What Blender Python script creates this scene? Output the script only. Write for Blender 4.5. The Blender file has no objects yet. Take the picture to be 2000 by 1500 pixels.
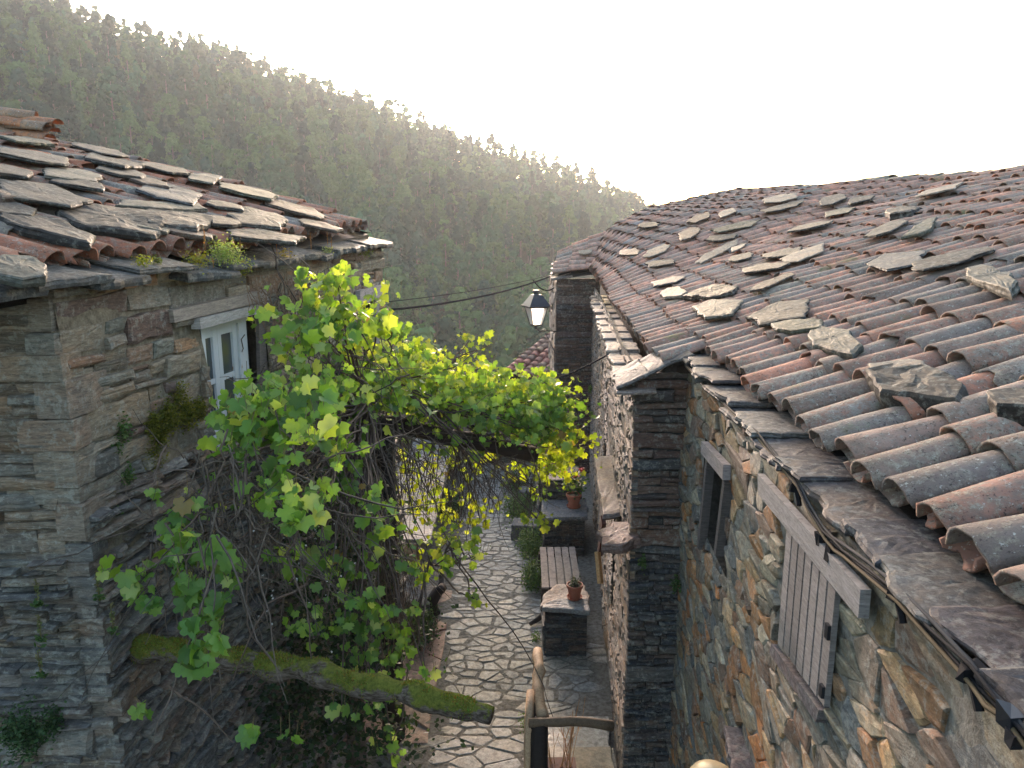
import bpy, math, random
import numpy as np
from mathutils import Vector, noise as mn
rnd = random.Random(7)
rad = math.radians
# ------------------------------------------------------------------ camera
CZ = 5.4                      # camera height above the lane
PITCH = rad(11.5)
F = 1480.0                    # focal length in pixels of the 2000 px wide photograph
scene = bpy.context.scene
cam_d = bpy.data.cameras.new('camera'); cam = bpy.data.objects.new('camera', cam_d)
scene.collection.objects.link(cam); scene.camera = cam
cam.location = (0, 0, CZ); cam.rotation_euler = (rad(90) - PITCH, 0, 0)
cam_d.sensor_width = 36; cam_d.lens = F / 2000 * 36; cam_d.clip_start = .05; cam_d.clip_end = 5000
# ------------------------------------------------------------------ world, sun, exposure
SUN_EL, SUN_AZ = rad(9.5), rad(-5.0)      # azimuth from +Y, positive to the right
w = bpy.data.worlds.new("World"); scene.world = w; w.use_nodes = True
nt = w.node_tree; nt.nodes.clear()
sky = nt.nodes.new('ShaderNodeTexSky'); sky.sky_type = 'NISHITA'; sky.sun_disc = False
sky.sun_elevation = SUN_EL; sky.sun_rotation = SUN_AZ; sky.air_density = 1.0; sky.dust_density = 3.0; sky.ozone_density = 1.0
bg = nt.nodes.new('ShaderNodeBackground'); bg.inputs[1].default_value = .15
wo = nt.nodes.new('ShaderNodeOutputWorld')
nt.links.new(sky.outputs[0], bg.inputs[0]); nt.links.new(bg.outputs[0], wo.inputs[0])
sd = bpy.data.lights.new('sun', 'SUN'); sun = bpy.data.objects.new('sun', sd); scene.collection.objects.link(sun)
sd.energy = 1.15; sd.angle = rad(2.5); sd.color = (1.0, .78, .70)
sdir = Vector((math.sin(SUN_AZ) * math.cos(SUN_EL), math.cos(SUN_AZ) * math.cos(SUN_EL), math.sin(SUN_EL)))
sun.rotation_euler = sdir.to_track_quat('Z', 'Y').to_euler(); sun.location = (0, 30, 30)
vs = scene.view_settings; vs.view_transform = 'Standard'; vs.look = 'None'; vs.gamma = 1; vs.use_curve_mapping = False
vs.exposure = 2.8
scene.cycles.max_bounces = 6; scene.cycles.volume_bounces = 0; scene.cycles.transparent_max_bounces = 6
try: scene.cycles.use_denoising = True
except Exception: pass
# ------------------------------------------------------------------ geometry helpers
CP, SP = math.cos(PITCH), math.sin(PITCH)
def ray(px, py):
    dx = (px - 1000) / F; dy = -(py - 750) / F
    return np.array([dx, CP + dy * SP, -SP + dy * CP])
def P(px, py, Y):
    d = ray(px, py); return np.array([0, 0, CZ]) + d * (Y / d[1])
def PZ(px, py, z):
    d = ray(px, py); return np.array([0, 0, CZ]) + d * ((z - CZ) / d[2])
def onplane(px, py, x0, k, off=0):          # vertical wall plane X = x0 + k*Y ; off moves it along X
    d = ray(px, py); s = (x0 + off) / (d[0] - k * d[1]); return np.array([0, 0, CZ]) + d * s
def proj(p):
    p = np.asarray(p, float) - np.array([0, 0, CZ])
    zc = p[..., 1] * CP - p[..., 2] * SP; up = p[..., 1] * SP + p[..., 2] * CP
    return 1000 + F * p[..., 0] / zc, 750 - F * up / zc
NEARW, FARW, LEFTW = (1.08, .07), (.62, .07), (-2.97, .13)

class MB:
    def __init__(s): s.v = []; s.c = []; s.f = []; s.n = 0; s.ln = []
    def add(s, v, f, col=(1, 1, 1, 0)):
        v = np.asarray(v, float).reshape(-1, 3); c = np.empty((len(v), 4)); c[:] = col if np.ndim(col) > 1 else (tuple(col) + (0,))[:4]
        s.v.append(v); s.c.append(c)
        for q in f: s.f.extend([i + s.n for i in q]); s.ln.append(len(q))
        s.n += len(v); return s
    def addq(s, v, idx, col):                # fast: idx is an (m,k) array
        v = np.asarray(v, float).reshape(-1, 3); c = np.empty((len(v), 4)); c[:] = col
        s.v.append(v); s.c.append(c); idx = np.asarray(idx) + s.n
        s.f.extend(idx.ravel().tolist()); s.ln.extend([idx.shape[1]] * len(idx)); s.n += len(v)
    def mesh(s, name, origin, mat, smooth):
        me = bpy.data.meshes.new(name); v = np.concatenate(s.v) - np.array(origin)
        me.vertices.add(len(v)); me.vertices.foreach_set('co', v.astype(np.float32).ravel())
        me.loops.add(len(s.f)); me.loops.foreach_set('vertex_index', np.array(s.f, np.int32))
        ln = np.array(s.ln, np.int32); me.polygons.add(len(ln))
        me.polygons.foreach_set('loop_start', np.concatenate([[0], np.cumsum(ln)[:-1]]).astype(np.int32))
        at = me.color_attributes.new('Col', 'FLOAT_COLOR', 'POINT')
        at.data.foreach_set('color', np.concatenate(s.c).astype(np.float32).ravel())
        me.update(calc_edges=True); me.validate()
        me.polygons.foreach_set('use_smooth', np.full(len(me.polygons), smooth)); me.materials.append(mat)
        return me
    def build(s, name, mat, parent=None, origin=None, smooth=False):
        if parent is not None: org = np.array(wloc(parent))
        else: org = np.array(origin if origin is not None else (0, 0, 0), float)
        o = bpy.data.objects.new(name, s.mesh(name, org, mat, smooth)); scene.collection.objects.link(o)
        if parent is not None: o.parent = parent
        else: o.location = org
        return o
def wloc(o):
    l = Vector(o.location)
    while o.parent: o = o.parent; l = l + Vector(o.location)
    return l
def tag(o, label=None, cat=None, group=None, kind=None):
    if label: o['label'] = label
    if cat: o['category'] = cat
    if group: o['group'] = group
    if kind: o['kind'] = kind
    return o
def empty(name, loc, label, cat, group=None):
    o = bpy.data.objects.new(name, None); scene.collection.objects.link(o); o.location = tuple(float(a) for a in loc)
    o.empty_display_size = .1
    return tag(o, label, cat, group)
def norm(v):
    v = np.asarray(v, float); return v / (np.linalg.norm(v) + 1e-9)
def hexa(mb, c, col=(1, 1, 1)):              # 8 corners: bottom 4 (ccw), top 4
    mb.add(c, [(3, 2, 1, 0), (4, 5, 6, 7), (0, 1, 5, 4), (1, 2, 6, 5), (2, 3, 7, 6), (3, 0, 4, 7)], col)
def box(mb, cx, cy, cz, sx, sy, sz, col=(1, 1, 1), ang=0, jit=0):
    ca, sa = math.cos(ang), math.sin(ang); pts = []
    for z in (-1, 1):
        for x, y in ((-1, -1), (1, -1), (1, 1), (-1, 1)):
            a, b = x * sx / 2 + rnd.uniform(-jit, jit), y * sy / 2 + rnd.uniform(-jit, jit)
            pts.append((cx + a * ca - b * sa, cy + a * sa + b * ca, cz + z * sz / 2 + rnd.uniform(-jit, jit)))
    hexa(mb, pts, col)
def plank(mb, a, b, width, thick, wdir, col=(1, 1, 1)):   # a board from a to b; wdir its width direction
    a, b = np.asarray(a, float), np.asarray(b, float); ax = norm(b - a); wd = norm(wdir - np.dot(wdir, ax) * ax); n = np.cross(ax, wd)
    pts = []
    for t in (-.5, .5):
        for p, s in ((a, -.5), (b, -.5), (b, .5), (a, .5)): pts.append(p + wd * width * s + n * thick * t)
    hexa(mb, pts, col)
def tube(mb, pts, r, k=6, col=(1, 1, 1, 0), cap=True, wob=0):
    pts = [np.asarray(p, float) for p in pts]; n = len(pts); r = [r] * n if np.isscalar(r) else r
    d = [norm(pts[min(i + 1, n - 1)] - pts[max(i - 1, 0)]) for i in range(n)]
    u = norm(np.cross(d[0], (0.13, .31, .94))); V = []
    for i in range(n):
        u = norm(u - np.dot(u, d[i]) * d[i]); w_ = np.cross(d[i], u)
        for j in range(k):
            a = 2 * math.pi * j / k; rr = r[i] * (1 + (rnd.uniform(-wob, wob) if wob else 0))
            V.append(pts[i] + rr * (u * math.cos(a) + w_ * math.sin(a)))
    fs = [(i * k + j, i * k + (j + 1) % k, (i + 1) * k + (j + 1) % k, (i + 1) * k + j) for i in range(n - 1) for j in range(k)]
    if cap: fs += [tuple(range(k - 1, -1, -1)), tuple(range((n - 1) * k, n * k))]
    mb.add(V, fs, col)
def curve(p0, p1, n=8, sag=0, wob=0):
    p0, p1 = np.asarray(p0, float), np.asarray(p1, float); out = []
    for i in range(n + 1):
        t = i / n; q = p0 + (p1 - p0) * t; q = q + np.array([0, 0, -4 * sag * t * (1 - t)])
        if wob and 0 < i < n: q = q + np.array([rnd.uniform(-wob, wob) for _ in range(3)])
        out.append(q)
    return out
def lathe(mb, c, prof, k=20, col=(1, 1, 1)):
    V = []; fs = []
    for (r, z) in prof:
        for j in range(k):
            a = 2 * math.pi * j / k; V.append((c[0] + r * math.cos(a), c[1] + r * math.sin(a), c[2] + z))
    for i in range(len(prof) - 1):
        for j in range(k): fs.append((i * k + j, i * k + (j + 1) % k, (i + 1) * k + (j + 1) % k, (i + 1) * k + j))
    mb.add(V, fs, col)

# ------------------------------------------------------------------ materials
class M:
    def __init__(s, name):
        s.m = bpy.data.materials.new(name); s.m.use_nodes = True; s.t = s.m.node_tree; s.t.nodes.clear()
        s.out = s.n('ShaderNodeOutputMaterial'); s.b = s.n('ShaderNodeBsdfPrincipled'); s.l(s.b.outputs[0], s.out.inputs[0])
        s.tc = s.n('ShaderNodeTexCoord').outputs['Object']
        a = s.n('ShaderNodeAttribute'); a.attribute_name = 'Col'; s.col = a.outputs['Color']; s.alpha = a.outputs['Alpha']
    def n(s, t): return s.t.nodes.new(t)
    def l(s, a, b): s.t.links.new(a, b)
    def i(s, sock, v):
        if isinstance(v, (int, float)): sock.default_value = v
        elif isinstance(v, tuple): sock.default_value = v if len(v) == 4 or sock.type == 'VECTOR' else v + (1,)
        else: s.l(v, sock)
    def noise(s, scale, detail=6, rough=.6, sc=(1, 1, 1), dist=0, vec=None):
        mp = s.n('ShaderNodeMapping'); mp.inputs['Scale'].default_value = sc; s.l(vec or s.tc, mp.inputs[0])
        n = s.n('ShaderNodeTexNoise'); n.inputs['Scale'].default_value = scale; n.inputs['Detail'].default_value = detail
        n.inputs['Roughness'].default_value = rough; n.inputs['Distortion'].default_value = dist; s.l(mp.outputs[0], n.inputs[0]); return n.outputs[0]
    def ramp(s, x, a, b, lo=0., hi=1.):
        r = s.n('ShaderNodeMapRange'); r.inputs[1].default_value = a; r.inputs[2].default_value = b
        r.inputs[3].default_value = lo; r.inputs[4].default_value = hi; s.l(x, r.inputs[0]); return r.outputs[0]
    def mix(s, f, a, b, mode='MIX'):
        m = s.n('ShaderNodeMix'); m.data_type = 'RGBA'; m.blend_type = mode
        s.i(m.inputs[0], f); s.i(m.inputs[6], a); s.i(m.inputs[7], b); return m.outputs[2]
    def math(s, op, a, b=0.):
        m = s.n('ShaderNodeMath'); m.operation = op; s.i(m.inputs[0], a); s.i(m.inputs[1], b); return m.outputs[0]
    def bump(s, h, strength=.5, dist=.01):
        b = s.n('ShaderNodeBump'); b.inputs['Strength'].default_value = strength; b.inputs['Distance'].default_value = dist
        s.l(h, b.inputs['Height']); s.l(b.outputs[0], s.b.inputs['Normal'])
    def fin(s, col, rough=.8, spec=None):
        s.i(s.b.inputs['Base Color'], col); s.i(s.b.inputs['Roughness'], rough)
        if spec is not None: s.b.inputs['Specular IOR Level'].default_value = spec
        return s.m
def stone_mat(name, tint=(1, 1, 1), lich=.35, rough=.75, sc=(1, 1, 5), lichc=(.30, .30, .26), bs=.7, fine=1., rust=.55, spec=.3):
    m = M(name); c = m.mix(1., m.col, tint, 'MULTIPLY')
    st = m.noise(15, 8, .7, sc, .35); big = m.noise(3.1, 4); mid = m.noise(9, 5, .6, sc)
    c = m.mix(m.ramp(st, .35, .62, .0, .85), m.mix(1., c, (1.35, 1.33, 1.3), 'MULTIPLY'), m.mix(1., c, (.42, .40, .39), 'MULTIPLY'))
    c = m.mix(m.ramp(m.math('ADD', big, m.math('MULTIPLY', mid, .5)),   .72, .9, 0, rust), c, m.mix(1., c, (1.6, 1.0, .6), 'MULTIPLY'))
    l = m.noise(24, 7, .75); l2 = m.noise(6, 4); c = m.mix(m.ramp(m.math('ADD', l, m.math('MULTIPLY', l2, .35)), .70, .80, 0, lich), c, lichc)
    cr = m.noise(70, 5, .7, sc); c = m.mix(m.ramp(cr, .36, .47, .7, 0), c, m.mix(1., c, (.4, .38, .37), 'MULTIPLY'))
    h = m.math('ADD', st, m.math('MULTIPLY', cr, .6)); m.bump(h, bs, .012 * fine)
    return m.fin(c, m.ramp(cr, .3, .7, rough - .12, rough + .12), spec)
def tile_mat(name, lich=1.):
    m = M(name); c = m.col
    n1 = m.noise(8, 5, .6); n2 = m.noise(32, 8, .75); n3 = m.noise(70, 4, .75); n4 = m.noise(2.3, 3); n5 = m.noise(19, 6, .7, (1, 1.2, 1))
    c = m.mix(m.ramp(n1, .35, .65, 0, .65), c, m.mix(1., c, (.56, .49, .45), 'MULTIPLY'))
    al = m.math('MULTIPLY', m.math('SUBTRACT', m.alpha, .5), .22)
    t1 = m.math('ADD', m.math('ADD', n5, al), m.math('MULTIPLY', n1, .15)); t2 = m.math('ADD', n2, al)
    c = m.mix(m.ramp(t1, .50, .68, 0, .7 * lich), c, (.155, .132, .11))
    c = m.mix(m.ramp(t2, .50, .64, 0, .8 * lich), c, m.mix(m.ramp(n4, .4, .6), (.31, .275, .205), (.25, .235, .205)))
    c = m.mix(m.ramp(m.math('ADD', n3, m.math('MULTIPLY', n1, .3)), .72, .80, 0, .75), c, (.03, .026, .024))
    c = m.mix(m.ramp(m.noise(48, 4, .7, (1, 1.1, 1)), .62, .67, 0, .8), c, (.42, .41, .36))
    c = m.mix(m.ramp(m.math('ADD', n4, m.math('MULTIPLY', n2, .4)), .84, .96, 0, .7), c, (.10, .11, .03))
    m.bump(m.math('ADD', n2, n3), .8, .008); return m.fin(c, .85, .2)
def wood_mat(name, c1, c2, axis=(1, 1, 8), rough=.75, bs=.5):
    m = M(name); sc = tuple(axis)
    g = m.noise(9, 8, .7, sc, .4); f = m.noise(30, 5, .7, sc)
    c = m.mix(m.ramp(g, .3, .7), c1, c2); c = m.mix(m.ramp(f, .55, .62, 0, .6), c, m.mix(1., c, (.35, .33, .32), 'MULTIPLY'))
    c = m.mix(1., c, m.col, 'MULTIPLY'); m.bump(m.math('ADD', g, f), bs, .006); return m.fin(c, rough, .3)
def plain(name, c, rough=.6, metal=0, var=.3, spec=.5):
    m = M(name); n = m.noise(20, 5); cc = m.mix(m.ramp(n, .35, .7, 0, var), c, tuple(x * .4 for x in c)); m.bump(n, .2, .004)
    m.b.inputs['Metallic'].default_value = metal; return m.fin(cc, rough, spec)
def leaf_mat(name, trans=.45, gloss=.35, rough=.45, ao=False):
    m = M(name); t = m.t; n = m.noise(7, 3); c = m.mix(m.ramp(n, .3, .7, 0, .35), m.col, m.mix(1., m.col, (.55, .7, .5), 'MULTIPLY'))
    m.i(m.b.inputs['Base Color'], c); m.b.inputs['Roughness'].default_value = rough; m.b.inputs['Specular IOR Level'].default_value = gloss
    tr = m.n('ShaderNodeBsdfTranslucent'); m.l(m.mix(1., c, (1.5, 1.35, .35), 'MULTIPLY'), tr.inputs[0])
    mx = m.n('ShaderNodeMixShader'); mx.inputs[0].default_value = trans; m.l(m.b.outputs[0], mx.inputs[1]); m.l(tr.outputs[0], mx.inputs[2])
    m.l(mx.outputs[0], m.out.inputs[0]); return m.m
def glass_mat(name):
    m = M(name); m.b.inputs['Roughness'].default_value = .08; return m.fin((.05, .06, .07), .08, .8)
MT = dict(
    wall_brown=stone_mat('brown_schist', lich=.45, rust=.3), wall_dark=stone_mat('dark_schist', (.75, .8, .85), lich=.2),
    wall_rubble=stone_mat('mixed_rubble', (1.15, 1.12, 1.05), lich=.5, sc=(1, 1, 2.5)), slate=stone_mat('slate', (.66, .66, .66), rust=.3, lich=.3, spec=.12, rough=.68, sc=(2, 2, 4), lichc=(.30, .30, .26), bs=.5, fine=.45),
    flag=stone_mat('flagstone', (1.0, 1.0, .98), rust=.15, lich=.2, rough=.6, sc=(1, 1, 1), bs=.4), tile=tile_mat('weathered_clay_tile'),
    wood_grey=wood_mat('weathered_grey_wood', (.13, .12, .115), (.29, .27, .26)), wood_dark=wood_mat('dark_wood', (.03, .022, .018), (.07, .05, .04)),
    wood_tan=wood_mat('tan_log', (.20, .14, .09), (.36, .27, .18), (3, 3, 3)), wood_red=wood_mat('dark_red_wood', (.055, .018, .014), (.10, .035, .028)),
    terracotta=plain('terracotta', (.30, .10, .06), .7, 0, .3, .3), metal_black=plain('black_painted_metal', (.022, .024, .030), .35, .3),
    soil=plain('soil', (.05, .035, .025), .95), cable=plain('black_cable', (.012, .012, .014), .85, spec=.12), cable_grey=plain('grey_cable', (.04, .04, .042), .85, spec=.12),
    cable_tan=plain('tan_cable', (.10, .075, .045), .85, spec=.12), glass=glass_mat('window_glass'), dark=plain('dark_interior', (.012, .012, .012), .9),
    cream=plain('cream_enamel', (.60, .43, .24), .4, 0, .15), leaf=leaf_mat('vine_leaf', .58, .4, .45), small=leaf_mat('small_leaf', .35, .2, .6),
    needle=leaf_mat('forest_leaf', .12, .1, .8), bark=wood_mat('vine_bark', (.05, .037, .028), (.13, .10, .08), (2, 2, 2)),
    tree_bark=plain('tree_bark', (.14, .11, .09), .9), flower=plain('flower_petal', (.8, .8, .78), .6, 0, .1), red=plain('red_petal', (.65, .02, .015), .5, 0, .2))
def _mortar():
    m = M('mortar'); n = m.noise(18, 8, .7); n2 = m.noise(4, 4); c = m.mix(m.ramp(n, .35, .65), m.col, m.mix(1., m.col, (.4, .38, .36), 'MULTIPLY'))
    m.bump(n, .9, .03); return m.fin(c, .95, .1)
MT['mortar'] = _mortar()
def _moss():
    m = M('moss'); n = m.noise(30, 8, .75); n2 = m.noise(5, 3)
    c = m.mix(m.ramp(n, .3, .7), (.035, .05, .006), (.17, .20, .025)); c = m.mix(m.ramp(n2, .5, .7, 0, .6), c, (.09, .06, .03)); m.bump(n, 1., .02); return m.fin(c, .95, .1)
MT['moss'] = _moss()
def _peel():
    m = M('peeling_white_paint'); n = m.noise(7, 8, .7, (2, 2, .6)); g = m.noise(30, 4, .6, (4, 4, .5))
    c = m.mix(m.ramp(n, .60, .64), (.52, .54, .56), (.30, .17, .06)); c = m.mix(m.ramp(g, .6, .7, 0, .35), c, (.25, .24, .23)); m.bump(n, .3, .004); return m.fin(c, .6, .3)
MT['peel'] = _peel()
def _log():
    m = M('mossy_log'); sepz = m.n('ShaderNodeNewGeometry'); sx = m.n('ShaderNodeSeparateXYZ'); m.l(sepz.outputs['Normal'], sx.inputs[0])
    n = m.noise(9, 6, .7); f = m.noise(45, 8, .8); up = m.math('ADD', sx.outputs[2], m.math('MULTIPLY', m.noise(6, 6, .7), 5.))
    wd = m.mix(m.ramp(m.noise(12, 6, .7, (1, 5, 5)), .4, .6), (.05, .035, .025), (.16, .13, .11))
    ms = m.mix(m.ramp(f, .3, .7), (.03, .04, .008), (.19, .20, .035)); c = m.mix(m.ramp(up, 2.85, 3.1), wd, ms)
    m.bump(m.math('ADD', f, n), 1., .02); return m.fin(c, .95, .1)
MT['log'] = _log()
MT['mossball'] = MT['moss']
# ------------------------------------------------------------------ masonry: every stone is its own irregular polygon standing proud of the bedding
def clip(poly, nx, ny, d):
    out = []; n = len(poly)
    for i in range(n):
        a = poly[i]; b = poly[(i + 1) % n]; da = a[0] * nx + a[1] * ny - d; db = b[0] * nx + b[1] * ny - d
        if da <= 0: out.append(a)
        if (da < 0 < db) or (db < 0 < da):
            t = da / (da - db); out.append((a[0] + (b[0] - a[0]) * t, a[1] + (b[1] - a[1]) * t))
    return out
def stones(mb, mapf, u0, v0, u1, v1, size, aspect, gap, depth, pal, holes=(), dv=.45, drop=.25, bev=.35, tilt=.01, seed=1, colvar=.25, keep=None, shear=0):
    R = random.Random(seed); su, sv = size * math.sqrt(aspect), size / math.sqrt(aspect)
    nu, nv = max(2, int((u1 - u0) / su)), max(2, int((v1 - v0) / sv)); pts = []
    for j in range(nv):
        for i in range(nu):
            if R.random() < drop: continue
            pts.append((u0 + (i + .5 * (j % 2) + .5 + R.uniform(-dv, dv)) * (u1 - u0) / nu, v0 + (j + .5 + R.uniform(-dv, dv)) * (v1 - v0) / nv))
    pts = np.array(pts); q = pts * np.array([1, aspect])
    for i in range(len(pts)):
        c = pts[i]
        if c[0] > u1: continue
        if keep and not keep(c[0], c[1]): continue
        if any(h[0] < c[0] < h[2] and h[1] < c[1] < h[3] for h in holes): continue
        d2 = ((q - q[i]) ** 2).sum(1); nb = np.argsort(d2)[1:15]
        poly = [(u0, v0 * aspect), (u1, v0 * aspect), (u1, v1 * aspect), (u0, v1 * aspect)]
        for k in nb:
            n = q[k] - q[i]; L = math.hypot(*n)
            if L < 1e-6: continue
            mid = (q[k] + q[i]) / 2; poly = clip(poly, n[0] / L, n[1] / L, (mid @ n) / L)
            if len(poly) < 3: break
        if len(poly) < 3: continue
        poly = [(a, b / aspect) for a, b in poly]
        for h in holes:
            us = [a for a, b in poly]; vs_ = [b for a, b in poly]
            if max(us) > h[0] and min(us) < h[2] and max(vs_) > h[1] and min(vs_) < h[3]:
                dd = [(h[0] - c[0], 1, 0, h[0]), (c[0] - h[2], -1, 0, -h[2]), (h[1] - c[1], 0, 1, h[1]), (c[1] - h[3], 0, -1, -h[3])]
                dd.sort(reverse=True); poly = clip(poly, dd[0][1], dd[0][2], dd[0][3])
        if len(poly) < 3: continue
        pp = []
        for k in range(len(poly)):            # drop very short edges, add a jittered mid point on long ones
            a, b = poly[k], poly[(k + 1) % len(poly)]; L = math.hypot(a[0] - b[0], a[1] - b[1])
            if L < size * .12: continue
            pp.append(a)
            if L > size * .45: pp.append(((a[0] + b[0]) / 2 + R.uniform(-1, 1) * size * .05, (a[1] + b[1]) / 2 + R.uniform(-1, 1) * size * .05 / aspect))
        if len(pp) < 4: continue
        pp = np.array(pp); ce = pp.mean(0); rel = pp - ce; rr = np.hypot(rel[:, 0], rel[:, 1] * 1.0)
        g = gap * R.uniform(.5, 1.6)
        # inset in anisotropic space
        mx = np.abs(rel).max(0) + 1e-6; f = np.maximum(1 - g / mx, .3); o1 = ce + rel * f
        bv = bev * min(mx) * R.uniform(.5, 1.2); f2 = np.maximum(f - bv / mx, .15); o2 = ce + rel * f2
        d = depth * R.uniform(.35, 1.25); tu, tv = R.uniform(-tilt, tilt) / max(mx[0], .02), R.uniform(-tilt, tilt) / max(mx[1], .02)
        k = len(pp); lay = []
        for o, dd in ((o1, -.03), (o1 + np.array([[R.uniform(-1, 1) * size * .02, R.uniform(-1, 1) * size * .02 / aspect] for _ in range(k)]), d * .62), (o2, d)):
            a3 = [mapf(x, y, dd + ((x - ce[0]) * tu + (y - ce[1]) * tv) * (dd > 0) + (R.uniform(-.12, .12) * depth if dd > 0 else 0)) for x, y in o]; lay += a3
        lay.append(mapf(ce[0], ce[1], d * R.uniform(.95, 1.2)))
        fs = []
        for r in range(2):
            for j in range(k): fs.append((r * k + j, r * k + (j + 1) % k, (r + 1) * k + (j + 1) % k, (r + 1) * k + j))
        for j in range(k): fs.append((2 * k + j, 2 * k + (j + 1) % k, 3 * k))
        pc = pal[min(int(R.random() ** 1. * len(pal)), len(pal) - 1)]; b = 1 + R.uniform(-colvar, colvar)
        mb.add(lay, fs, tuple(x * b for x in pc) + (R.random(),))
def courses(mb, mapf, u0, v0, u1, v1, hmin, hmax, asp, gap, depth, pal, holes=(), seed=1, colvar=.28, big=.12, keep=None, wav=.02, tilt=.015):
    """random rubble brought to courses: recursive splitting gives large blocks beside packs of thin layers"""
    R = random.Random(seed); rects = []
    def split(a, b, c, d):
        w_, h = c - a, d - b
        lim_h = hmax * (2.0 if R.random() < big else R.uniform(.35, 1.1)); lim_w = max(lim_h, h) * R.uniform(*asp)
        if h > max(hmin, lim_h) and h > 2 * hmin:
            if w_ > h * 5: m = a + w_ * R.uniform(.35, .65); split(a, b, m, d); split(m, b, c, d)
            else: m = b + h * R.uniform(.3, .7); split(a, b, c, m); split(a, m, c, d)
        elif w_ > lim_w and w_ > hmin * 4: m = a + w_ * R.uniform(.3, .7); split(a, b, m, d); split(m, b, c, d)
        else: rects.append((a, b, c, d))
    v = v0
    while v < v1 - .01:
        h = R.uniform(hmax * .8, hmax * 3); t = min(v + h, v1); u = u0
        while u < u1 - .01:
            e = min(u + R.uniform(.7, 1.6), u1); split(u, v, e if u1 - e > .15 else u1, t); u = e if u1 - e > .15 else u1
        v = t
    for (a, b, c, d) in rects:
        cu, cv = (a + c) / 2, (b + d) / 2
        if keep and not keep(cu, cv): continue
        for h in holes:                        # trim against openings
            if a < h[2] and c > h[0] and b < h[3] and d > h[1]:
                o = sorted([(h[0] - cu, 0), (cu - h[2], 1), (h[1] - cv, 2), (cv - h[3], 3)], reverse=True)[0][1]
                if o == 0: c = min(c, h[0])
                elif o == 1: a = max(a, h[2])
                elif o == 2: d = min(d, h[1])
                else: b = max(b, h[3])
        w_, h = c - a, d - b
        if w_ < .02 or h < .008 or any(q[0] < (a + c) / 2 < q[2] and q[1] < (b + d) / 2 < q[3] for q in holes): continue
        g = gap * R.uniform(.3, 1.5); j = min(h * .16, .02); n = max(1, min(5, int(w_ / .09))); out = []
        for i in range(n + 1): out.append((a + g + (w_ - 2 * g) * i / n, b + g * .5 + R.uniform(-.1, 1) * j))
        out.append((c - g * R.uniform(.4, 2), (b + d) / 2 + R.uniform(-.2, .2) * h))
        for i in range(n + 1): out.append((c - g - (w_ - 2 * g) * i / n, d - g * .5 - R.uniform(-.1, 1) * j))
        out.append((a + g * R.uniform(.4, 2), (b + d) / 2 + R.uniform(-.2, .2) * h))
        rot = R.gauss(0, .02); pp = np.array([(x + (y - cv) * R.uniform(-.06, .06), y + (x - cu) * rot + wav * mn.noise(Vector((x * 1.3, y * 2, seed)))) for x, y in out])
        ce = pp.mean(0); rel = pp - ce; k = len(pp); bv = min(h * .22, .02); mx = np.abs(rel).max(0) + 1e-6; f = np.maximum(1 - bv / mx, .4)
        dd = depth * R.uniform(.1, 1.4); tu, tv = R.uniform(-tilt, tilt) / max(mx[0], .04), R.uniform(-tilt, tilt) / max(mx[1], .04); lay = []
        for o_, z in ((pp, -.04), (pp, dd * .7), (ce + rel * f, dd), (ce + rel * f * .5, dd)):
            lay += [mapf(x, y, z + ((x - ce[0]) * tu + (y - ce[1]) * tv + R.uniform(-.10, .10) * depth if z > 0 else 0)) for x, y in o_]
        lay.append(mapf(ce[0], ce[1], dd * R.uniform(.9, 1.15))); fs = [(r * k + i, r * k + (i + 1) % k, (r + 1) * k + (i + 1) % k, (r + 1) * k + i) for r in range(3) for i in range(k)]
        fs += [(3 * k + i, 3 * k + (i + 1) % k, 4 * k) for i in range(k)]
        b_ = 1 + R.uniform(-colvar, colvar); pc = R.choice(pal); mb.add(lay, fs, tuple(x * b_ for x in pc) + (R.random(),))
def quoins(mb, cx, cy, sx, sy, z0, z1, pal, seed, hr=(.05, .2), batter=0, ztop=5):
    """rough corner blocks laid alternately along the two faces; sx, sy point into the building"""
    R = random.Random(seed); z = z0; k = 0
    while z < z1 - .03:
        h = min(R.uniform(*hr), z1 - z); a, b = ((R.uniform(.3, .5), R.uniform(.14, .24)) if k % 2 else (R.uniform(.14, .24), R.uniform(.3, .5)))
        o = batter * max(0, ztop - z) + R.uniform(.015, .055); o2 = R.uniform(.015, .055); x0, y0 = cx - sx * o, cy - sy * o2
        slab(mb, [(x0, y0, z + h), (x0 + sx * a, y0, z + h), (x0 + sx * a, y0 + sy * b, z + h), (x0, y0 + sy * b, z + h)] if sx * sy > 0 else [(x0, y0, z + h), (x0, y0 + sy * b, z + h), (x0 + sx * a, y0 + sy * b, z + h), (x0 + sx * a, y0, z + h)], (R.uniform(-.05, .05), R.uniform(-.05, .05), 1), h * .97, R.choice(pal), seed=k + seed, lump=.1)
        z += h; k += 1
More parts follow.
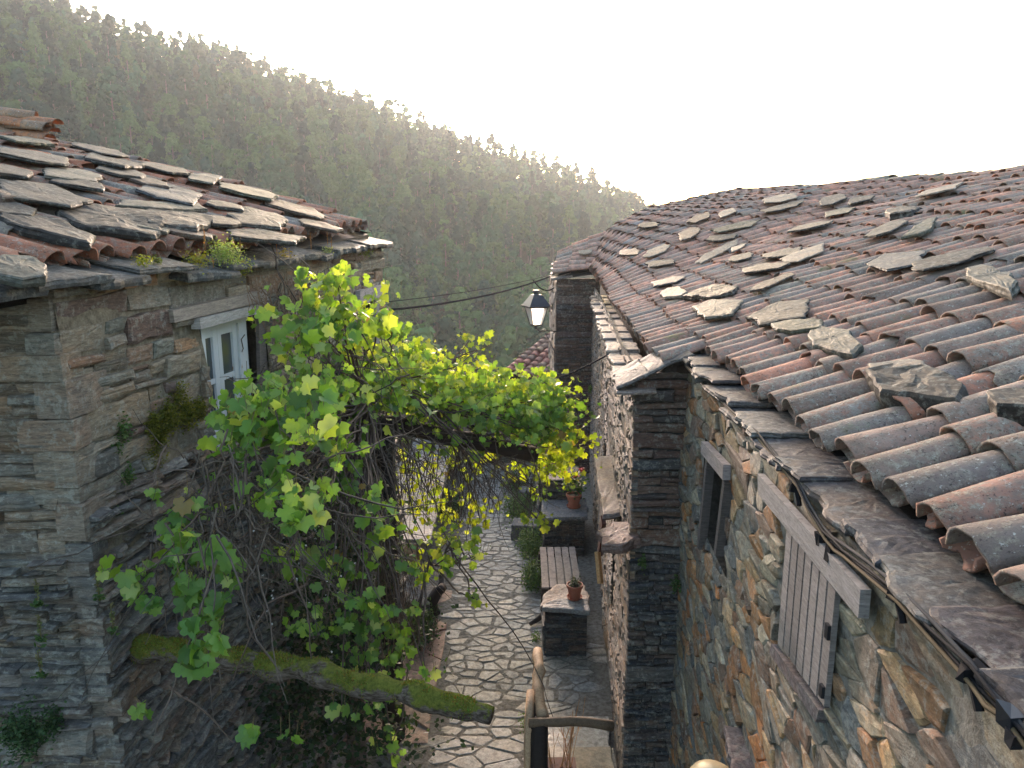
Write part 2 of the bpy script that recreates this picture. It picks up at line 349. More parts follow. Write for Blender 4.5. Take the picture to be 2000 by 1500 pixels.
def bed(mb, mapf, u0, v0, u1, v1, col, holes=(), step=.25, rough=.02, deep=.35, s0=0):
    us = sorted(set([u0, u1] + [h[0] for h in holes] + [h[2] for h in holes])); vs_ = sorted(set([v0, v1] + [h[1] for h in holes] + [h[3] for h in holes]))
    def fine(a):
        o = []
        for x, y in zip(a[:-1], a[1:]):
            n = max(1, int((y - x) / step)); o += [x + (y - x) * i / n for i in range(n)]
        return o + [a[-1]]
    us, vs_ = fine(us), fine(vs_); V = []; nu = len(us)
    for v in vs_:
        for u in us: V.append(mapf(u, v, rough * mn.noise(Vector((u * 3 + s0, v * 5, 2.2)))))
    fs = []
    for j in range(len(vs_) - 1):
        for i in range(nu - 1):
            cu, cv = (us[i] + us[i + 1]) / 2, (vs_[j] + vs_[j + 1]) / 2
            if any(h[0] < cu < h[2] and h[1] < cv < h[3] for h in holes): continue
            fs.append((j * nu + i, j * nu + i + 1, (j + 1) * nu + i + 1, (j + 1) * nu + i))
    mb.add(V, fs, col)
    for h in holes:                           # reveals and back of the opening, interior shade painted into their dark colour
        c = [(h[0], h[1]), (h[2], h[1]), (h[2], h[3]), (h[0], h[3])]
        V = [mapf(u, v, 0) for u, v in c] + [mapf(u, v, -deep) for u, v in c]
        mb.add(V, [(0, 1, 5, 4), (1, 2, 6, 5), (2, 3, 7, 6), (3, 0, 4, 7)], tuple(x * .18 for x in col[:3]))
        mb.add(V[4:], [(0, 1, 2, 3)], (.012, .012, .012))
def wallmap(x0, k, sgn, batter=0, wob=.03, s0=0, ztop=CZ):   # sgn: +1 outward is +X
    n = norm((1, -k, 0)) * sgn
    def f(u, v, d):
        X = x0 + k * u; wv = wob * mn.noise(Vector((u * .7 + s0, v * .9, s0))) if wob else 0
        dd = d + wv + batter * max(0, ztop - v)
        return (X + n[0] * dd, u + n[1] * dd, v)
    return f
def facemap(y0, sgn=-1, wob=.03, s0=0, kx=0):              # wall facing the camera, u = X
    def f(u, v, d):
        wv = wob * mn.noise(Vector((u * .9 + s0, v * .9, s0 + 3))) if wob else 0
        return (u, y0 + kx * u + sgn * (d + wv), v)
    return f
BROWN = [(.17, .15, .12), (.21, .175, .125), (.15, .15, .125), (.19, .125, .085), (.23, .195, .145), (.12, .115, .10), (.17, .155, .125), (.25, .155, .09), (.14, .095, .08)]
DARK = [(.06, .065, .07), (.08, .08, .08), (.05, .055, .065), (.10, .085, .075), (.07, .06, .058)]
RUB = [(.15, .15, .13), (.12, .13, .125), (.19, .18, .14), (.19, .12, .07), (.22, .165, .095), (.085, .10, .11), (.16, .15, .125), (.24, .13, .06), (.13, .095, .075), (.23, .21, .16), (.14, .125, .105)]
REDB = [(.12, .075, .06), (.10, .065, .055), (.14, .095, .075), (.085, .07, .065), (.07, .06, .058)]
WARM = [(.17, .13, .105), (.14, .12, .105), (.19, .15, .12), (.12, .105, .095), (.22, .16, .11), (.15, .14, .13), (.10, .095, .09)]
SLATE = [(.14, .14, .145), (.18, .17, .165), (.11, .115, .12), (.21, .19, .17), (.16, .15, .145)]

def slab(mb, poly, up, thick, col, rim=.15, seed=0, lump=.3, step=.05):   # poly: 3-D outline of the top face; thickness goes down
    R = random.Random(seed); poly = np.array(poly, float); up = norm(up); n = len(poly); ce = poly.mean(0)
    size = np.mean(np.linalg.norm(poly - ce, axis=1)); step = max(step, size * .09); dense = []
    for i in range(n):
        a, b = poly[i], poly[(i + 1) % n]; L = np.linalg.norm(b - a); k = max(1, min(14, int(L / step)))
        for j in range(k):
            p = a + (b - a) * j / k; e = norm(ce - p); q = p * 5 + seed
            dense.append(p + e * (.035 * mn.noise(Vector(q)) + .012 * R.uniform(-1, 1)) * min(1, size * 3))
    P_ = np.array(dense); n = len(P_); ax = norm(poly[1] - poly[0]); sx = np.cross(up, ax); sl = R.uniform(-.02, .02); off = R.uniform(0, 50)
    def hgt(p, f):                            # cleavage steps: a quantised low relief that drops towards the rim
        d = p - ce; x, y = np.dot(d, ax), np.dot(d, sx); q = mn.noise(Vector((x * 2.4 + off, y * 3.6, off))) * 2.2 + .8 * mn.noise(Vector((x * 9, y * 14 + off, 2)))
        return lump * thick * .22 * (math.floor(q * 1.6) * .8 + q * .5) + .0025 * mn.noise(Vector((x * 30, y * 30, off))) + sl * x - (.35 * thick * lump if f > .97 else 0)
    rings = [P_ - up * thick, P_ + (P_ - ce) * .03 - up * thick * .6, P_ + (P_ - ce) * np.array([[R.uniform(-.03, .03)] for _ in range(n)]) - up * thick * .3]
    for f in (1., .93, .8, .64, .46, .28, .12): rings.append(np.array([ce + (p - ce) * f + up * hgt(ce + (p - ce) * f, f) for p in P_]))
    V = np.concatenate(rings + [[ce + up * hgt(ce, 0)]]); m = len(rings); fs = []
    for r in range(m - 1):
        for j in range(n): fs.append((r * n + j, r * n + (j + 1) % n, (r + 1) * n + (j + 1) % n, (r + 1) * n + j))
    for j in range(n): fs.append(((m - 1) * n + j, (m - 1) * n + (j + 1) % n, m * n))
    fs.append(tuple(range(n - 1, -1, -1))); mb.add(V, fs, tuple(col) + (R.random(),))

# ------------------------------------------------------------------ tiled roofs
class Roof:
    def __init__(s, stations, ys): s.st = np.array(stations, float); s.k = ys   # stations[i][j] 3-D, i along the ridge, j up the slope; s param = ys
    def at(s, a, t):
        k = s.k; i = min(max(np.searchsorted(k, a) - 1, 0), len(k) - 2); f = (a - k[i]) / (k[i + 1] - k[i])
        n = s.st.shape[1] - 1; x = min(max(t, -.3), 1.05) * n; j = min(max(int(math.floor(x)), 0), n - 1); g = x - j
        A = s.st[i, j] * (1 - g) + s.st[i, j + 1] * g; B = s.st[i + 1, j] * (1 - g) + s.st[i + 1, j + 1] * g
        p = A * (1 - f) + B * f; p = p.copy(); p[2] += .035 * mn.noise(Vector((p[0] * .6, p[1] * .5, 4))) + .012 * mn.noise(Vector((p[0] * 2, p[1] * 2, 9))); return p
    def frame(s, a, t, e=.02):
        p = s.at(a, t); ax = norm(s.at(a, t + e) - s.at(a, t - e)); sd_ = s.at(a + .05, t) - s.at(a - .05, t); n = norm(np.cross(sd_, ax))
        if n[2] < 0: n = -n
        return p, ax, n
    def length(s, a): return sum(np.linalg.norm(s.at(a, (i + 1) / 8) - s.at(a, i / 8)) for i in range(8))
TS, TC = [math.sin(rad(-88 + 176 * i / 8)) for i in range(9)], [math.cos(rad(-88 + 176 * i / 8)) for i in range(9)]
def one_tile(mb, p0, p1, n, r0, r1, col, R, over=True, th=.014):
    ax = norm(p1 - p0); n = norm(n - np.dot(n, ax) * ax); sd_ = np.cross(ax, n); a = R.gauss(0, .035); Lg = np.linalg.norm(p1 - p0)
    yaw = sd_ * a * Lg; V = []; sg = 1 if over else -1; sq = R.uniform(.66, .84); ch = [R.uniform(0, .012) for _ in TS]
    if R.random() < .22: k = R.randrange(1, 7); ch[k] += R.uniform(.015, .05); ch[k + 1] += R.uniform(.01, .03)
    for (f, r) in ((0, r0), (.5, (r0 + r1) / 2 * R.uniform(.97, 1.03)), (1, r1)):
        p = p0 - yaw + (p1 - p0 + 2 * yaw) * f + n * R.uniform(-.003, .003)
        for rr in (r, r - th):
            for q, (s_, c_) in enumerate(zip(TS, TC)): V.append(p + sd_ * s_ * rr + n * sg * (c_ * rr * sq) + (ax * ch[q] if f == 0 else 0))
    fs = []
    for i in range(8):
        for b in (0, 18): fs += [(b + i, b + i + 1, b + 19 + i, b + 18 + i), (b + 10 + i, b + 9 + i, b + 27 + i, b + 28 + i)]
        fs.append((i + 1, i, 9 + i, 10 + i))
    for b in (0, 18): fs += [(b, b + 18, b + 27, b + 9), (b + 8, b + 17, b + 35, b + 26)]
    mb.add(V, fs, col)
def tiling(mb, roof, a0, a1, t0f, t1, spacing, L, colf, seed, R0=.108, ndrop=None, lift=.0):
    R = random.Random(seed); a = a0
    while a < a1:
        ln = roof.length(a); t = t0f(a); dt = (L - .075) / ln; first = True; off = R.uniform(-.03, .03) / ln
        t += off; da = R.uniform(-.012, .012)
        while t < t1:
            p0, ax, n = roof.frame(a + da, t); p1 = roof.at(a + da, min(t + L / ln, 1.02)); j = R.uniform(-.006, .010)
            c = colf(p0, R); one_tile(mb, p0 + n * (.055 + lift + j + .018), p1 + n * (.055 + lift), n, R0 * R.uniform(.95, 1.06), R0 * .80, c, R)
            # channel tile beside it
            q0 = roof.at(a + da + spacing / 2, t + .12 * dt * (0 if first else 1) + (R.uniform(.0, .12) if first else 0) * dt); q1 = roof.at(a + da + spacing / 2, min(t + L / ln + .1 * dt, 1.02))
            c2 = colf(p0, R); c2 = (c2[0] * .8, c2[1] * .8, c2[2] * .8, c2[3])
            one_tile(mb, q0 + n * (.075 + lift + j), q1 + n * (.065 + lift), n, R0 * .85, R0 * 1.0, c2, R, over=False)
            t += dt * R.uniform(.96, 1.04); first = False
        a += spacing * R.uniform(.96, 1.05)
def deck(mb, roof, a0, a1, t0f, col, na=24, ntt=8, down=.05, th=.06):  # sheet added under the tiles to keep light from leaking through
    V = []
    for d in (down, down + th):
        for i in range(na + 1):
            a = a0 + (a1 - a0) * i / na
            for j in range(ntt + 1):
                t = t0f(a) + (1.0 - t0f(a)) * j / ntt; p = roof.at(a, t); V.append(p - np.array([0, 0, d - .02]))
    fs = []; m = ntt + 1; N = (na + 1) * m
    for i in range(na):
        for j in range(ntt):
            q = (i * m + j, (i + 1) * m + j, (i + 1) * m + j + 1, i * m + j + 1); fs.append(q); fs.append(tuple(x + N for x in q[::-1]))
    for i in range(na):
        fs.append((i * m, i * m + N, (i + 1) * m + N, (i + 1) * m)); fs.append((i * m + ntt, (i + 1) * m + ntt, (i + 1) * m + ntt + N, i * m + ntt + N))
    for j in range(ntt):
        fs.append((j, j + 1, j + 1 + N, j + N)); b = na * m; fs.append((b + j, b + j + N, b + j + 1 + N, b + j + 1))
    mb.add(V, fs, col)
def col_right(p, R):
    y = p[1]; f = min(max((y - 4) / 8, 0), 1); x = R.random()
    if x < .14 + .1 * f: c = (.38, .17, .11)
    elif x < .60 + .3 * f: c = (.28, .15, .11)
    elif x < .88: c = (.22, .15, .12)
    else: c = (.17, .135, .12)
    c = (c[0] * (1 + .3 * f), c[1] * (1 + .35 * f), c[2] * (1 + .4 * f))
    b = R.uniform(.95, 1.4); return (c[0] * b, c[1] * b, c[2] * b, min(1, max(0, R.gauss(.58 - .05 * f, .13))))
def col_left(p, R):
    x = R.random(); c = (.37, .145, .085) if x < .5 else ((.27, .13, .09) if x < .8 else (.17, .15, .14)); b = R.uniform(.8, 1.15)
    return (c[0] * b, c[1] * b, c[2] * b, min(1, max(0, R.gauss(.45, .16))))

# right roof surface
T20 = math.tan(rad(20))
def rbase(Y): X = 1.12 + .06 * (Y - 6.4); return X
def rstation(Y, xr=6.7):
    xb = rbase(Y); X1 = xr + .07 * Y * .6; out = []
    for j in range(5):
        t = j / 4; X = xb + (X1 - xb) * t; bul = .10 * math.sin(math.pi * t)
        out.append((X, Y, CZ - 1.25 + (2.0 * t) + bul))
    return out
S = [rstation(.2), rstation(6.4), rstation(12.0)]
S.append([P(1160, 530, 16.2), P(1190, 455, 17.4), P(1262, 414, 18.8), P(1345, 395, 20.2), P(1432, 380, 21.6)])
RR = Roof(S, np.array([.2, 6.4, 12.0, 17.2]))
A = P(1079, 541, 16.4); B_ = P(1162, 528, 16.1); C_ = P(1190, 456, 17.6); D_ = P(1092, 500, 17.8)
RB = Roof([[A, (A + B_) / 2, B_], [D_, (C_ + D_) / 2 + np.array([0, 0, .05]), C_]], np.array([0., 1.5]))
def t0_right(a):
    if a < 6.42: return .55 / RR.length(a) + .02 * math.sin(a * 5) * .1
    return .16 / RR.length(a)
# left roof surface
def lstation(Y, z0, z1):
    x0 = -2.95 + .13 * Y; return [(x0 + (-5.75 - x0) * t, Y, CZ + z0 + (z1 - z0) * t +   .05 * math.sin(math.pi * t)) for t in (0, .25, .5, .75, 1)]
RL = Roof([lstation(3.1, -.37, .74), lstation(6.4, -.23, .88), lstation(9.75, -.06, .97)], np.array([3.1, 6.4, 9.75]))
def find_on(roof, px, py, a0, a1, lift=0.):
    best = None
    for i in range(81):
        a = a0 + (a1 - a0) * i / 80
        for j in range(61):
            p = roof.at(a, j / 60) + np.array([0, 0, lift]); x, y = proj(p); d = (x - px) ** 2 + (y - py) ** 2
            if best is None or d < best[0]: best = (d, a, j / 60)
    _, a, t = best
    for k in range(3):
        sc = .5 ** k
        for da in np.linspace(-.12, .12, 7) * sc:
            for dt_ in np.linspace(-.012, .012, 5) * sc:
                p = roof.at(a + da, t + dt_) + np.array([0, 0, lift]); x, y = proj(p); d = (x - px) ** 2 + (y - py) ** 2
                if d < best[0]: best = (d, a + da, t + dt_)
        _, a, t = best
    return a, t
# ------------------------------------------------------------------ terrain: one sheet from the village out to the wooded hill
SIL = [(-900, -260), (-400, -130), (-100, -60), (90, 2), (200, 48), (320, 78), (450, 105), (560, 152), (700, 198), (800, 243), (950, 290), (1050, 322), (1170, 362), (1265, 412), (1400, 470), (1700, 560), (2300, 600)]
phi_t, zr_t, rr_t = [], [], []
for px, py in SIL:
    d = ray(px, py); h = math.hypot(d[0], d[1]); ph = math.atan2(d[0], d[1]); rr = 330 + 90 * min(max((px + 100) / 1400, 0), 1)
    phi_t.append(ph); rr_t.append(rr); zr_t.append(CZ + d[2] / h * rr - 10.2)
phi_t = [-3.15, -2.2] + phi_t + [2.2, 3.15]; zr_t = [-20, 20] + zr_t + [-20, -20]; rr_t = [330, 330] + rr_t + [420, 420]
def terr(x, y):
    r = math.hypot(x, y); ph = math.atan2(x, y); rr = float(np.interp(ph, phi_t, rr_t)); zr = float(np.interp(ph, phi_t, zr_t))
    if r < 21: return -.05
    n = 7 * mn.noise(Vector((x * .012, y * .012, 1))) + 2 * mn.noise(Vector((x * .04, y * .04, 5)))
    if r < 95: t = (r - 21) / 74; return -.05 + (-30 - 0) * (1 - (1 - t) ** 1.8) + n * t * .3
    if r < rr: t = (r - 95) / (rr - 95); return -30 + (zr + 30) * (t ** .92) + n * math.sin(math.pi * t) * 1.3 + n * .3 * (1 - t)
    t = min((r - rr) / 200, 1); return zr + (-35 - zr) * (t * t * (3 - 2 * t))
mb = MB(); rs = [0, 8, 16, 20.9, 21.1, 25, 30, 38, 48, 60, 75, 94] + [95 + 8 * i for i in range(47)] + [480, 520, 560, 620, 700, 850]
NA = 240; V = [(r * math.sin(2 * math.pi * i / NA), r * math.cos(2 * math.pi * i / NA), terr(r * math.sin(2 * math.pi * i / NA), r * math.cos(2 * math.pi * i / NA))) for r in rs for i in range(NA)]
idx = [(j * NA + i, j * NA + (i + 1) % NA, (j + 1) * NA + (i + 1) % NA, (j + 1) * NA + i) for j in range(len(rs) - 1) for i in range(NA)]
mb.addq(V, [q[::-1] for q in idx], (1, 1, 1, 0))
def _hill():
    m = M('hillside_soil'); n = m.noise(.05, 6, .7); n2 = m.noise(1.5, 6, .7); c = m.mix(m.ramp(n, .42, .6), (.025, .03, .018), (.05, .045, .028))
    c = m.mix(m.ramp(n2, .4, .6), c, m.mix(1., c, (.5, .6, .45), 'MULTIPLY')); return m.fin(c, 1., .05)
tag(mb.build('hillside', _hill(), smooth=True), kind='structure')

# ------------------------------------------------------------------ forest on the hill
def leafquads(R, n, h, rad_, base, size, shape):
    """n small faces spread through a crown volume in clumps"""
    V = np.zeros((n, 4, 3)); ncl = max(16, n // 22); cl = []
    for _ in range(ncl):
        t = R.random() ** .8; z = base + (h - base) * t
        prof = {'cone': (1 - t) ** .75 * (.45 + .55 * min(1, t * 5)), 'round': math.sqrt(max(.02, 1 - (2 * t - .9) ** 2 * .83)) * .95, 'tall': (math.sin(math.pi * min(1, t * .85 + .12))) ** .8 * (1.06 - t) ** .35}[shape]
        a = R.uniform(0, 6.283); q = rad_ * prof * math.sqrt(R.uniform(.25, 1)); cl.append((q * math.cos(a), q * math.sin(a), z, R.uniform(.55, 1.1)))
    cs = np.array([cl[i % ncl] for i in range(n)]); rs_ = np.random.RandomState(R.randint(0, 10 ** 6))
    off = rs_.normal(0, 1, (n, 3)) * np.array([.33, .33, .24]) * (cs[:, 3:4]) * rad_ * .34; c = cs[:, :3] + off; c[:, 2] = np.minimum(c[:, 2], h)
    nr = off / (np.linalg.norm(off, axis=1)[:, None] + 1e-6) * .9 + rs_.normal(0, .2, (n, 3)) + np.array([0, 0, .55]); rc = c * np.array([1, 1, 0]); nr += rc / (np.linalg.norm(rc, axis=1)[:, None] + 1e-6) * .5; nr /= np.linalg.norm(nr, axis=1)[:, None]; u = np.cross(nr, rs_.normal(0, 1, (n, 3))); u /= np.linalg.norm(u, axis=1)[:, None]; w_ = np.cross(nr, u); w_ /= np.linalg.norm(w_, axis=1)[:, None]
    s_ = size * rs_.uniform(.6, 1.3, (n, 1)); V[:, 0] = c - u * s_ * .5; V[:, 1] = c + w_ * s_ * .28; V[:, 2] = c + u * s_ * .5; V[:, 3] = c - w_ * s_ * .28
    return V.reshape(-1, 3), c
SH = ['tall', 'cone', 'round', 'tall', 'cone', 'tall']
TCOL = [(.030, .084, .040), (.013, .04, .025), (.055, .115, .038), (.022, .062, .042), (.034, .068, .036), (.075, .135, .048)]
def make_crown(k, n, size, R):
    sh = SH[k]; h = 1.0; rad_ = {'tall': .23, 'cone': .25, 'round': .33}[sh]; base = {'tall': .22, 'cone': .14, 'round': .25}[sh]
    return leafquads(R, n, h, rad_, base, size, sh)
protoL = [make_crown(k, 1700, .058, random.Random(50 + k)) for k in range(6)]
protoS = [make_crown(k, 560, .095, random.Random(80 + k)) for k in range(6)]
R = random.Random(11); spots = []
y = 60
while y < 460:
    x = -330
    while x < 170:
        X, Y = x + R.uniform(-2.3, 2.3), y + R.uniform(-2.3, 2.3); x += 5.7
        r = math.hypot(X, Y); ph = math.atan2(X, Y)
        if not (-.80 < ph < .27) or r < 100: continue
        rr = float(np.interp(ph, phi_t, rr_t))
        if r > rr + 14: continue
        if mn.noise(Vector((X * .03, Y * .03, 8))) < -.42: continue
        z = terr(X, Y); h = R.uniform(9.5, 16.5) * (1.2 if R.random() < .12 else 1); k = int((mn.noise(Vector((X * .02, Y * .02, 3))) * 3 + R.uniform(0, 6))) % 6
        spots.append((X, Y, z, h, k, R.uniform(0, 6.28), R.uniform(.75, 1.25)))
    y += 5.7
def seen(s):
    x, yy = proj((s[0], s[1], s[2] + s[3] * .7))
    if not (10 < x < 1250): return False
    if x < 715: return yy < 268 + (x - 100) * .277 - 15
    if x > 1080: return yy < 500 - (x - 1080) * .45
    return yy < 690
vis = sorted([s for s in spots if seen(s)], key=lambda s: -s[3] / math.hypot(s[0], s[1]))
single = set(id(s) for s in vis[:290]); treemesh = {}
def treecolor(k, R, n):
    c = np.array(TCOL[k]) * R.uniform(.8, 1.2); return c
desc = ['tall slender eucalyptus', 'dark pointed conifer', 'light green round crowned tree', 'grey green narrow tree', 'olive green pointed tree', 'yellowish green feathery tree']
nameT = ['eucalyptus_tree', 'conifer_tree', 'round_tree', 'narrow_tree', 'pointed_tree', 'feathery_tree']
for k in range(6):
    v, c = protoL[k]; m_ = MB(); cc = np.ones((len(v), 4)); base = np.array(TCOL[k])
    fr = np.repeat(np.random.RandomState(k).uniform(.8, 1.22, len(v) // 48 + 1), 48)[:len(v)]; cc[:, :3] = base * fr[:, None]
    m_.addq(v, np.arange(len(v)).reshape(-1, 4), cc); treemesh[k] = (m_.mesh('crown', (0, 0, 0), MT['needle'], False), None)
    t_ = MB(); tube(t_, [(0, 0, -.03), (.004, 0, .3), (-.004, .003, .6), (0, 0, .93)], [.018, .013, .009, .003], 6)
    Rb = random.Random(k)
    for b in range(9):
        a = Rb.uniform(0, 6.28); z = Rb.uniform(.35, .85); q = .12 * (1.05 - z) + .03; tube(t_, [(0, 0, z), (q * math.cos(a), q * math.sin(a), z + .05)], [.004, .001], 4)
    treemesh[k] = (treemesh[k][0], t_.mesh('trunk', (0, 0, 0), MT['tree_bark'], True))
for s in vis[:290]:
    X, Y, z, h, k, rot, cb = s; ox, _ = proj((X, Y, z)); r = math.hypot(X, Y)
    where = 'above the left roof' if ox < 700 else ('between the two houses' if ox < 1090 else 'behind the right roof')
    far = 'low on the hill' if r < 215 else ('halfway up the hill' if r < 320 else 'high on the hill')
    o = empty(nameT[k], (X, Y, z), '%s %s, %s' % (desc[k], far, where), 'tree', '%ss %s %s' % (desc[k], far, where))
    o.rotation_euler = (0, 0, rot); o.scale = (h * cb, h * cb, h)
    for nm, me in (('crown', treemesh[k][0]), ('trunk', treemesh[k][1])):
        c = bpy.data.objects.new(nm, me); scene.collection.objects.link(c); c.parent = o
mb = MB(); mt_ = MB()
for s in spots:
    if id(s) in single: continue
    X, Y, z, h, k, rot, cb = s; v, c = protoS[k]; ca, sa = math.cos(rot), math.sin(rot)
    vv = np.empty_like(v); vv[:, 0] = (v[:, 0] * ca - v[:, 1] * sa) * h * cb + X; vv[:, 1] = (v[:, 0] * sa + v[:, 1] * ca) * h * cb + Y; vv[:, 2] = v[:, 2] * h + z
    f = np.repeat(np.random.RandomState(int(rot * 1e5)).uniform(.82, 1.2, len(v) // 48 + 1), 48)[:len(v)] * (.5 + 1.0 * ((rot * 7) % 1)); cc = np.ones((len(v), 4)); cc[:, :3] = (np.array(TCOL[k]) if (rot * 13) % 1 > .04 else np.array((.07, .072, .036))) * f[:, None]
    mb.addq(vv, np.arange(len(v)).reshape(-1, 4), cc)
    mb.add([(X - .12, Y, z), (X + .12, Y, z), (X + .03, Y, z + h * .9), (X, Y + .15, z)], [(0, 1, 2), (1, 3, 2), (3, 0, 2)], (.07, .06, .05))
tag(mb.build('forest', MT['needle']), 'dense mixed forest of eucalyptus and pine covering the hillside', 'forest', kind='stuff')

# ------------------------------------------------------------------ lane and ground
mb = MB()
def gmap(u, v, d): return (u, v, .0 + d + .02 * mn.noise(Vector((u * .8, v * .8, 0))))
EARTH = (.085, .075, .062)
us = np.linspace(-3, 3, 40); vs2 = np.linspace(3, 19, 90)
V = [gmap(u, v, .012 * mn.noise(Vector((u * 4, v * 4, 1)))) for v in vs2 for u in us]
mb.addq(V, [(j * 40 + i, j * 40 + i + 1, (j + 1) * 40 + i + 1, (j + 1) * 40 + i) for j in range(89) for i in range(39)], (.24, .22, .19, 0))
tag(mb.build('lane_bed', MT['mortar'], smooth=True), kind='structure')
mb = MB(); FLAG = [(.27, .265, .255), (.24, .235, .225), (.31, .295, .27), (.25, .245, .235), (.21, .21, .205), (.32, .30, .265)]
def keep_lane(u, v):
    xl = np.interp(v, [4, 6, 7.5, 10, 12, 15, 17], [-1.3, -1.1, -.88, -.85, -.92, -.85, -.8]); xr_ = np.interp(v, [4, 6.6, 9, 10, 12, 17], [.35, .35, 1.2, .45, .35, .35])
    return xl < u < xr_
stones(mb, gmap, -1.6, 4, 1.3, 17, .145, 1.6, .024, .006, FLAG, dv=.6, drop=.42, bev=.12, tilt=.006, seed=5, colvar=.2, keep=keep_lane)
tag(mb.build('paving_stones', MT['flag'], smooth=False), kind='structure')
mb = MB(); stones(mb, gmap, -2.4, 7.2, -.9, 10.7, .5, 1.2, .012, .03, [(.24, .135, .105), (.21, .125, .10), (.26, .16, .125)], seed=8, bev=.06, drop=.1)
tag(mb.build('reddish_terrace', MT['flag']), kind='structure')

# ------------------------------------------------------------------ right house
H = empty('stone_house', (4, 8, 0), 'long schist stone house with grey lichened clay tile roof on the right', 'house')
# shutter and window corners measured on the near wall
def nw(px, py, off=0): return onplane(px, py, NEARW[0], NEARW[1], off)
mf = wallmap(*NEARW, -1, .0, .035, 3)
sh = [nw(1545, 1030), nw(1645, 1155), nw(1622, 1385), nw(1527, 1255)]; sw = [nw(1388, 880), nw(1427, 925), nw(1408, 1082), nw(1366, 1045)]
holes = [(min(p[1] for p in sh) + .01, np.mean([sh[2][2], sh[3][2]]), max(p[1] for p in sh) - .01, np.mean([sh[0][2], sh[1][2]])),
         (min(p[1] for p in sw), np.mean([sw[2][2], sw[3][2]]), max(p[1] for p in sw), np.mean([sw[0][2], sw[1][2]]))]
mb = MB(); MORT = (.27, .255, .22)
bed(mb, mf, .4, 0, 6.55, 4.28, MORT, holes, .12, .022, .3); o = mb.build('mortar', MT['mortar'], H, smooth=True)
mb = MB(); stones(mb, mf, .4, 0, 6.5, 4.26, .10, 2.1, .008, .021, RUB, holes, dv=.65, drop=.55, bev=.2, tilt=.018, seed=21, colvar=.3)
mb.build('wall', MT['wall_rubble'], H)
# return face (end of the set-back) and its raking top
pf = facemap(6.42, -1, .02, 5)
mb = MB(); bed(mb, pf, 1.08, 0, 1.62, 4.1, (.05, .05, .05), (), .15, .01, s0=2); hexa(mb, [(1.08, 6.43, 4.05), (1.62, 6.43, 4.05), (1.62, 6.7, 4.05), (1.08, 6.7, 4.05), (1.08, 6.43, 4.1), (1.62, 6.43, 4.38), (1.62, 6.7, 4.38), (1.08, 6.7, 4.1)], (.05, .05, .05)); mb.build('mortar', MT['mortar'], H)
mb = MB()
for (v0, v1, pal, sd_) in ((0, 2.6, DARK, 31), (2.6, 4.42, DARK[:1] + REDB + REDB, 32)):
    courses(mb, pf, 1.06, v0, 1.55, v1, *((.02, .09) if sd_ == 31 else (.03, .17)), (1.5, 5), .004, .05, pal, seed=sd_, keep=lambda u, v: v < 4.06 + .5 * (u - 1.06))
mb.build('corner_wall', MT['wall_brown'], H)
# farther wall flush with the lane
ff = wallmap(*FARW, -1, .0, .05, 7)
mb = MB(); fh = [(8.0, .95, 8.5, 2.3), (10.6, 1.2, 11.1, 2.4)]
bed(mb, ff, 6.42, 0, 16.3, 4.22, (.22, .20, .175), fh, .2, .03, .25); mb.build('mortar', MT['mortar'], H, smooth=True)
mb = MB(); courses(mb, ff, 6.40, 0, 16.3, 4.18, .025, .11, (1.3, 4), .006, .022, WARM, fh, seed=41, big=.3, tilt=.008, wav=.03); mb.build('wall', MT['wall_brown'], H)
# far block
bx0, bx1 = P(1087, 600, 16.4)[0], P(1153, 600, 16.4)[0]
bf = facemap(16.4, -1, .02, 9)
mb = MB(); bed(mb, bf, bx0, 0, bx1 + .2, 4.36, (.07, .05, .045)); courses(mb, bf, bx0, 0, bx1 + .1, 4.38, .03, .15, (1.5, 4), .005, .05, REDB, seed=51); mb.build('corner_wall', MT['wall_brown'], H)
bs = wallmap(bx0, 0, -1, 0, .02, 2)
mb = MB(); bed(mb, bs, 16.42, 0, 19, 4.3, (.1, .09, .08)); stones(mb, bs, 16.4, 0, 19, 4.3, .25, 2.2, .01, .04, WARM, seed=52); mb.build('wall', MT['wall_brown'], H)
# hidden walls so that the house is closed
mb = MB(); hexa(mb, [(2.0, .4, 0), (8, .4, 0), (13, 19, 0), (2.2, 19, 0), (2.0, .4, 4.2), (8, .4, 4.2), (13, 19, 4.2), (2.2, 19, 4.2)], (.15, .14, .13)); mb.build('inner_walls', MT['mortar'], H)
# roof
roof = MB(); deck(roof, RR, .25, 17.15, lambda a: t0_right(a) + .012, (.05, .04, .035)); deck(roof, RB, 0.02, 1.5, lambda a: .03, (.05, .04, .035), 4, 3)
ro = roof.build('roof', MT['wood_dark'], H)
mb = MB(); tiling(mb, RR, .35, 6.40, t0_right, .985, .255, .47, col_right, 61, R0=.115); tiling(mb, RR, 6.45, 17.1, t0_right, .985, .245, .47, col_right, 62, R0=.115)
tiling(mb, RB, .06, 1.45, lambda a: .04, .95, .21, .45, col_right, 63)
mb.build('tiles', MT['tile'], ro, smooth=True)
mb = MB(); Rg = random.Random(4); a = .3                          # ridge tiles, mortared
while a < 17.0:
    p0 = RR.at(a, 1.0); p1 = RR.at(min(a + .42, 17.19), 1.0); j = Rg.uniform(-.03, .03)
    one_tile(mb, p0 + np.array([0, 0, .05 + j]), p1 + np.array([0, 0, .03 + j]), np.array([0, 0, 1.]), .125, .11, (.19, .165, .13, .9), Rg); a += .37
mb.build('ridge_tiles', MT['tile'], ro, smooth=True)
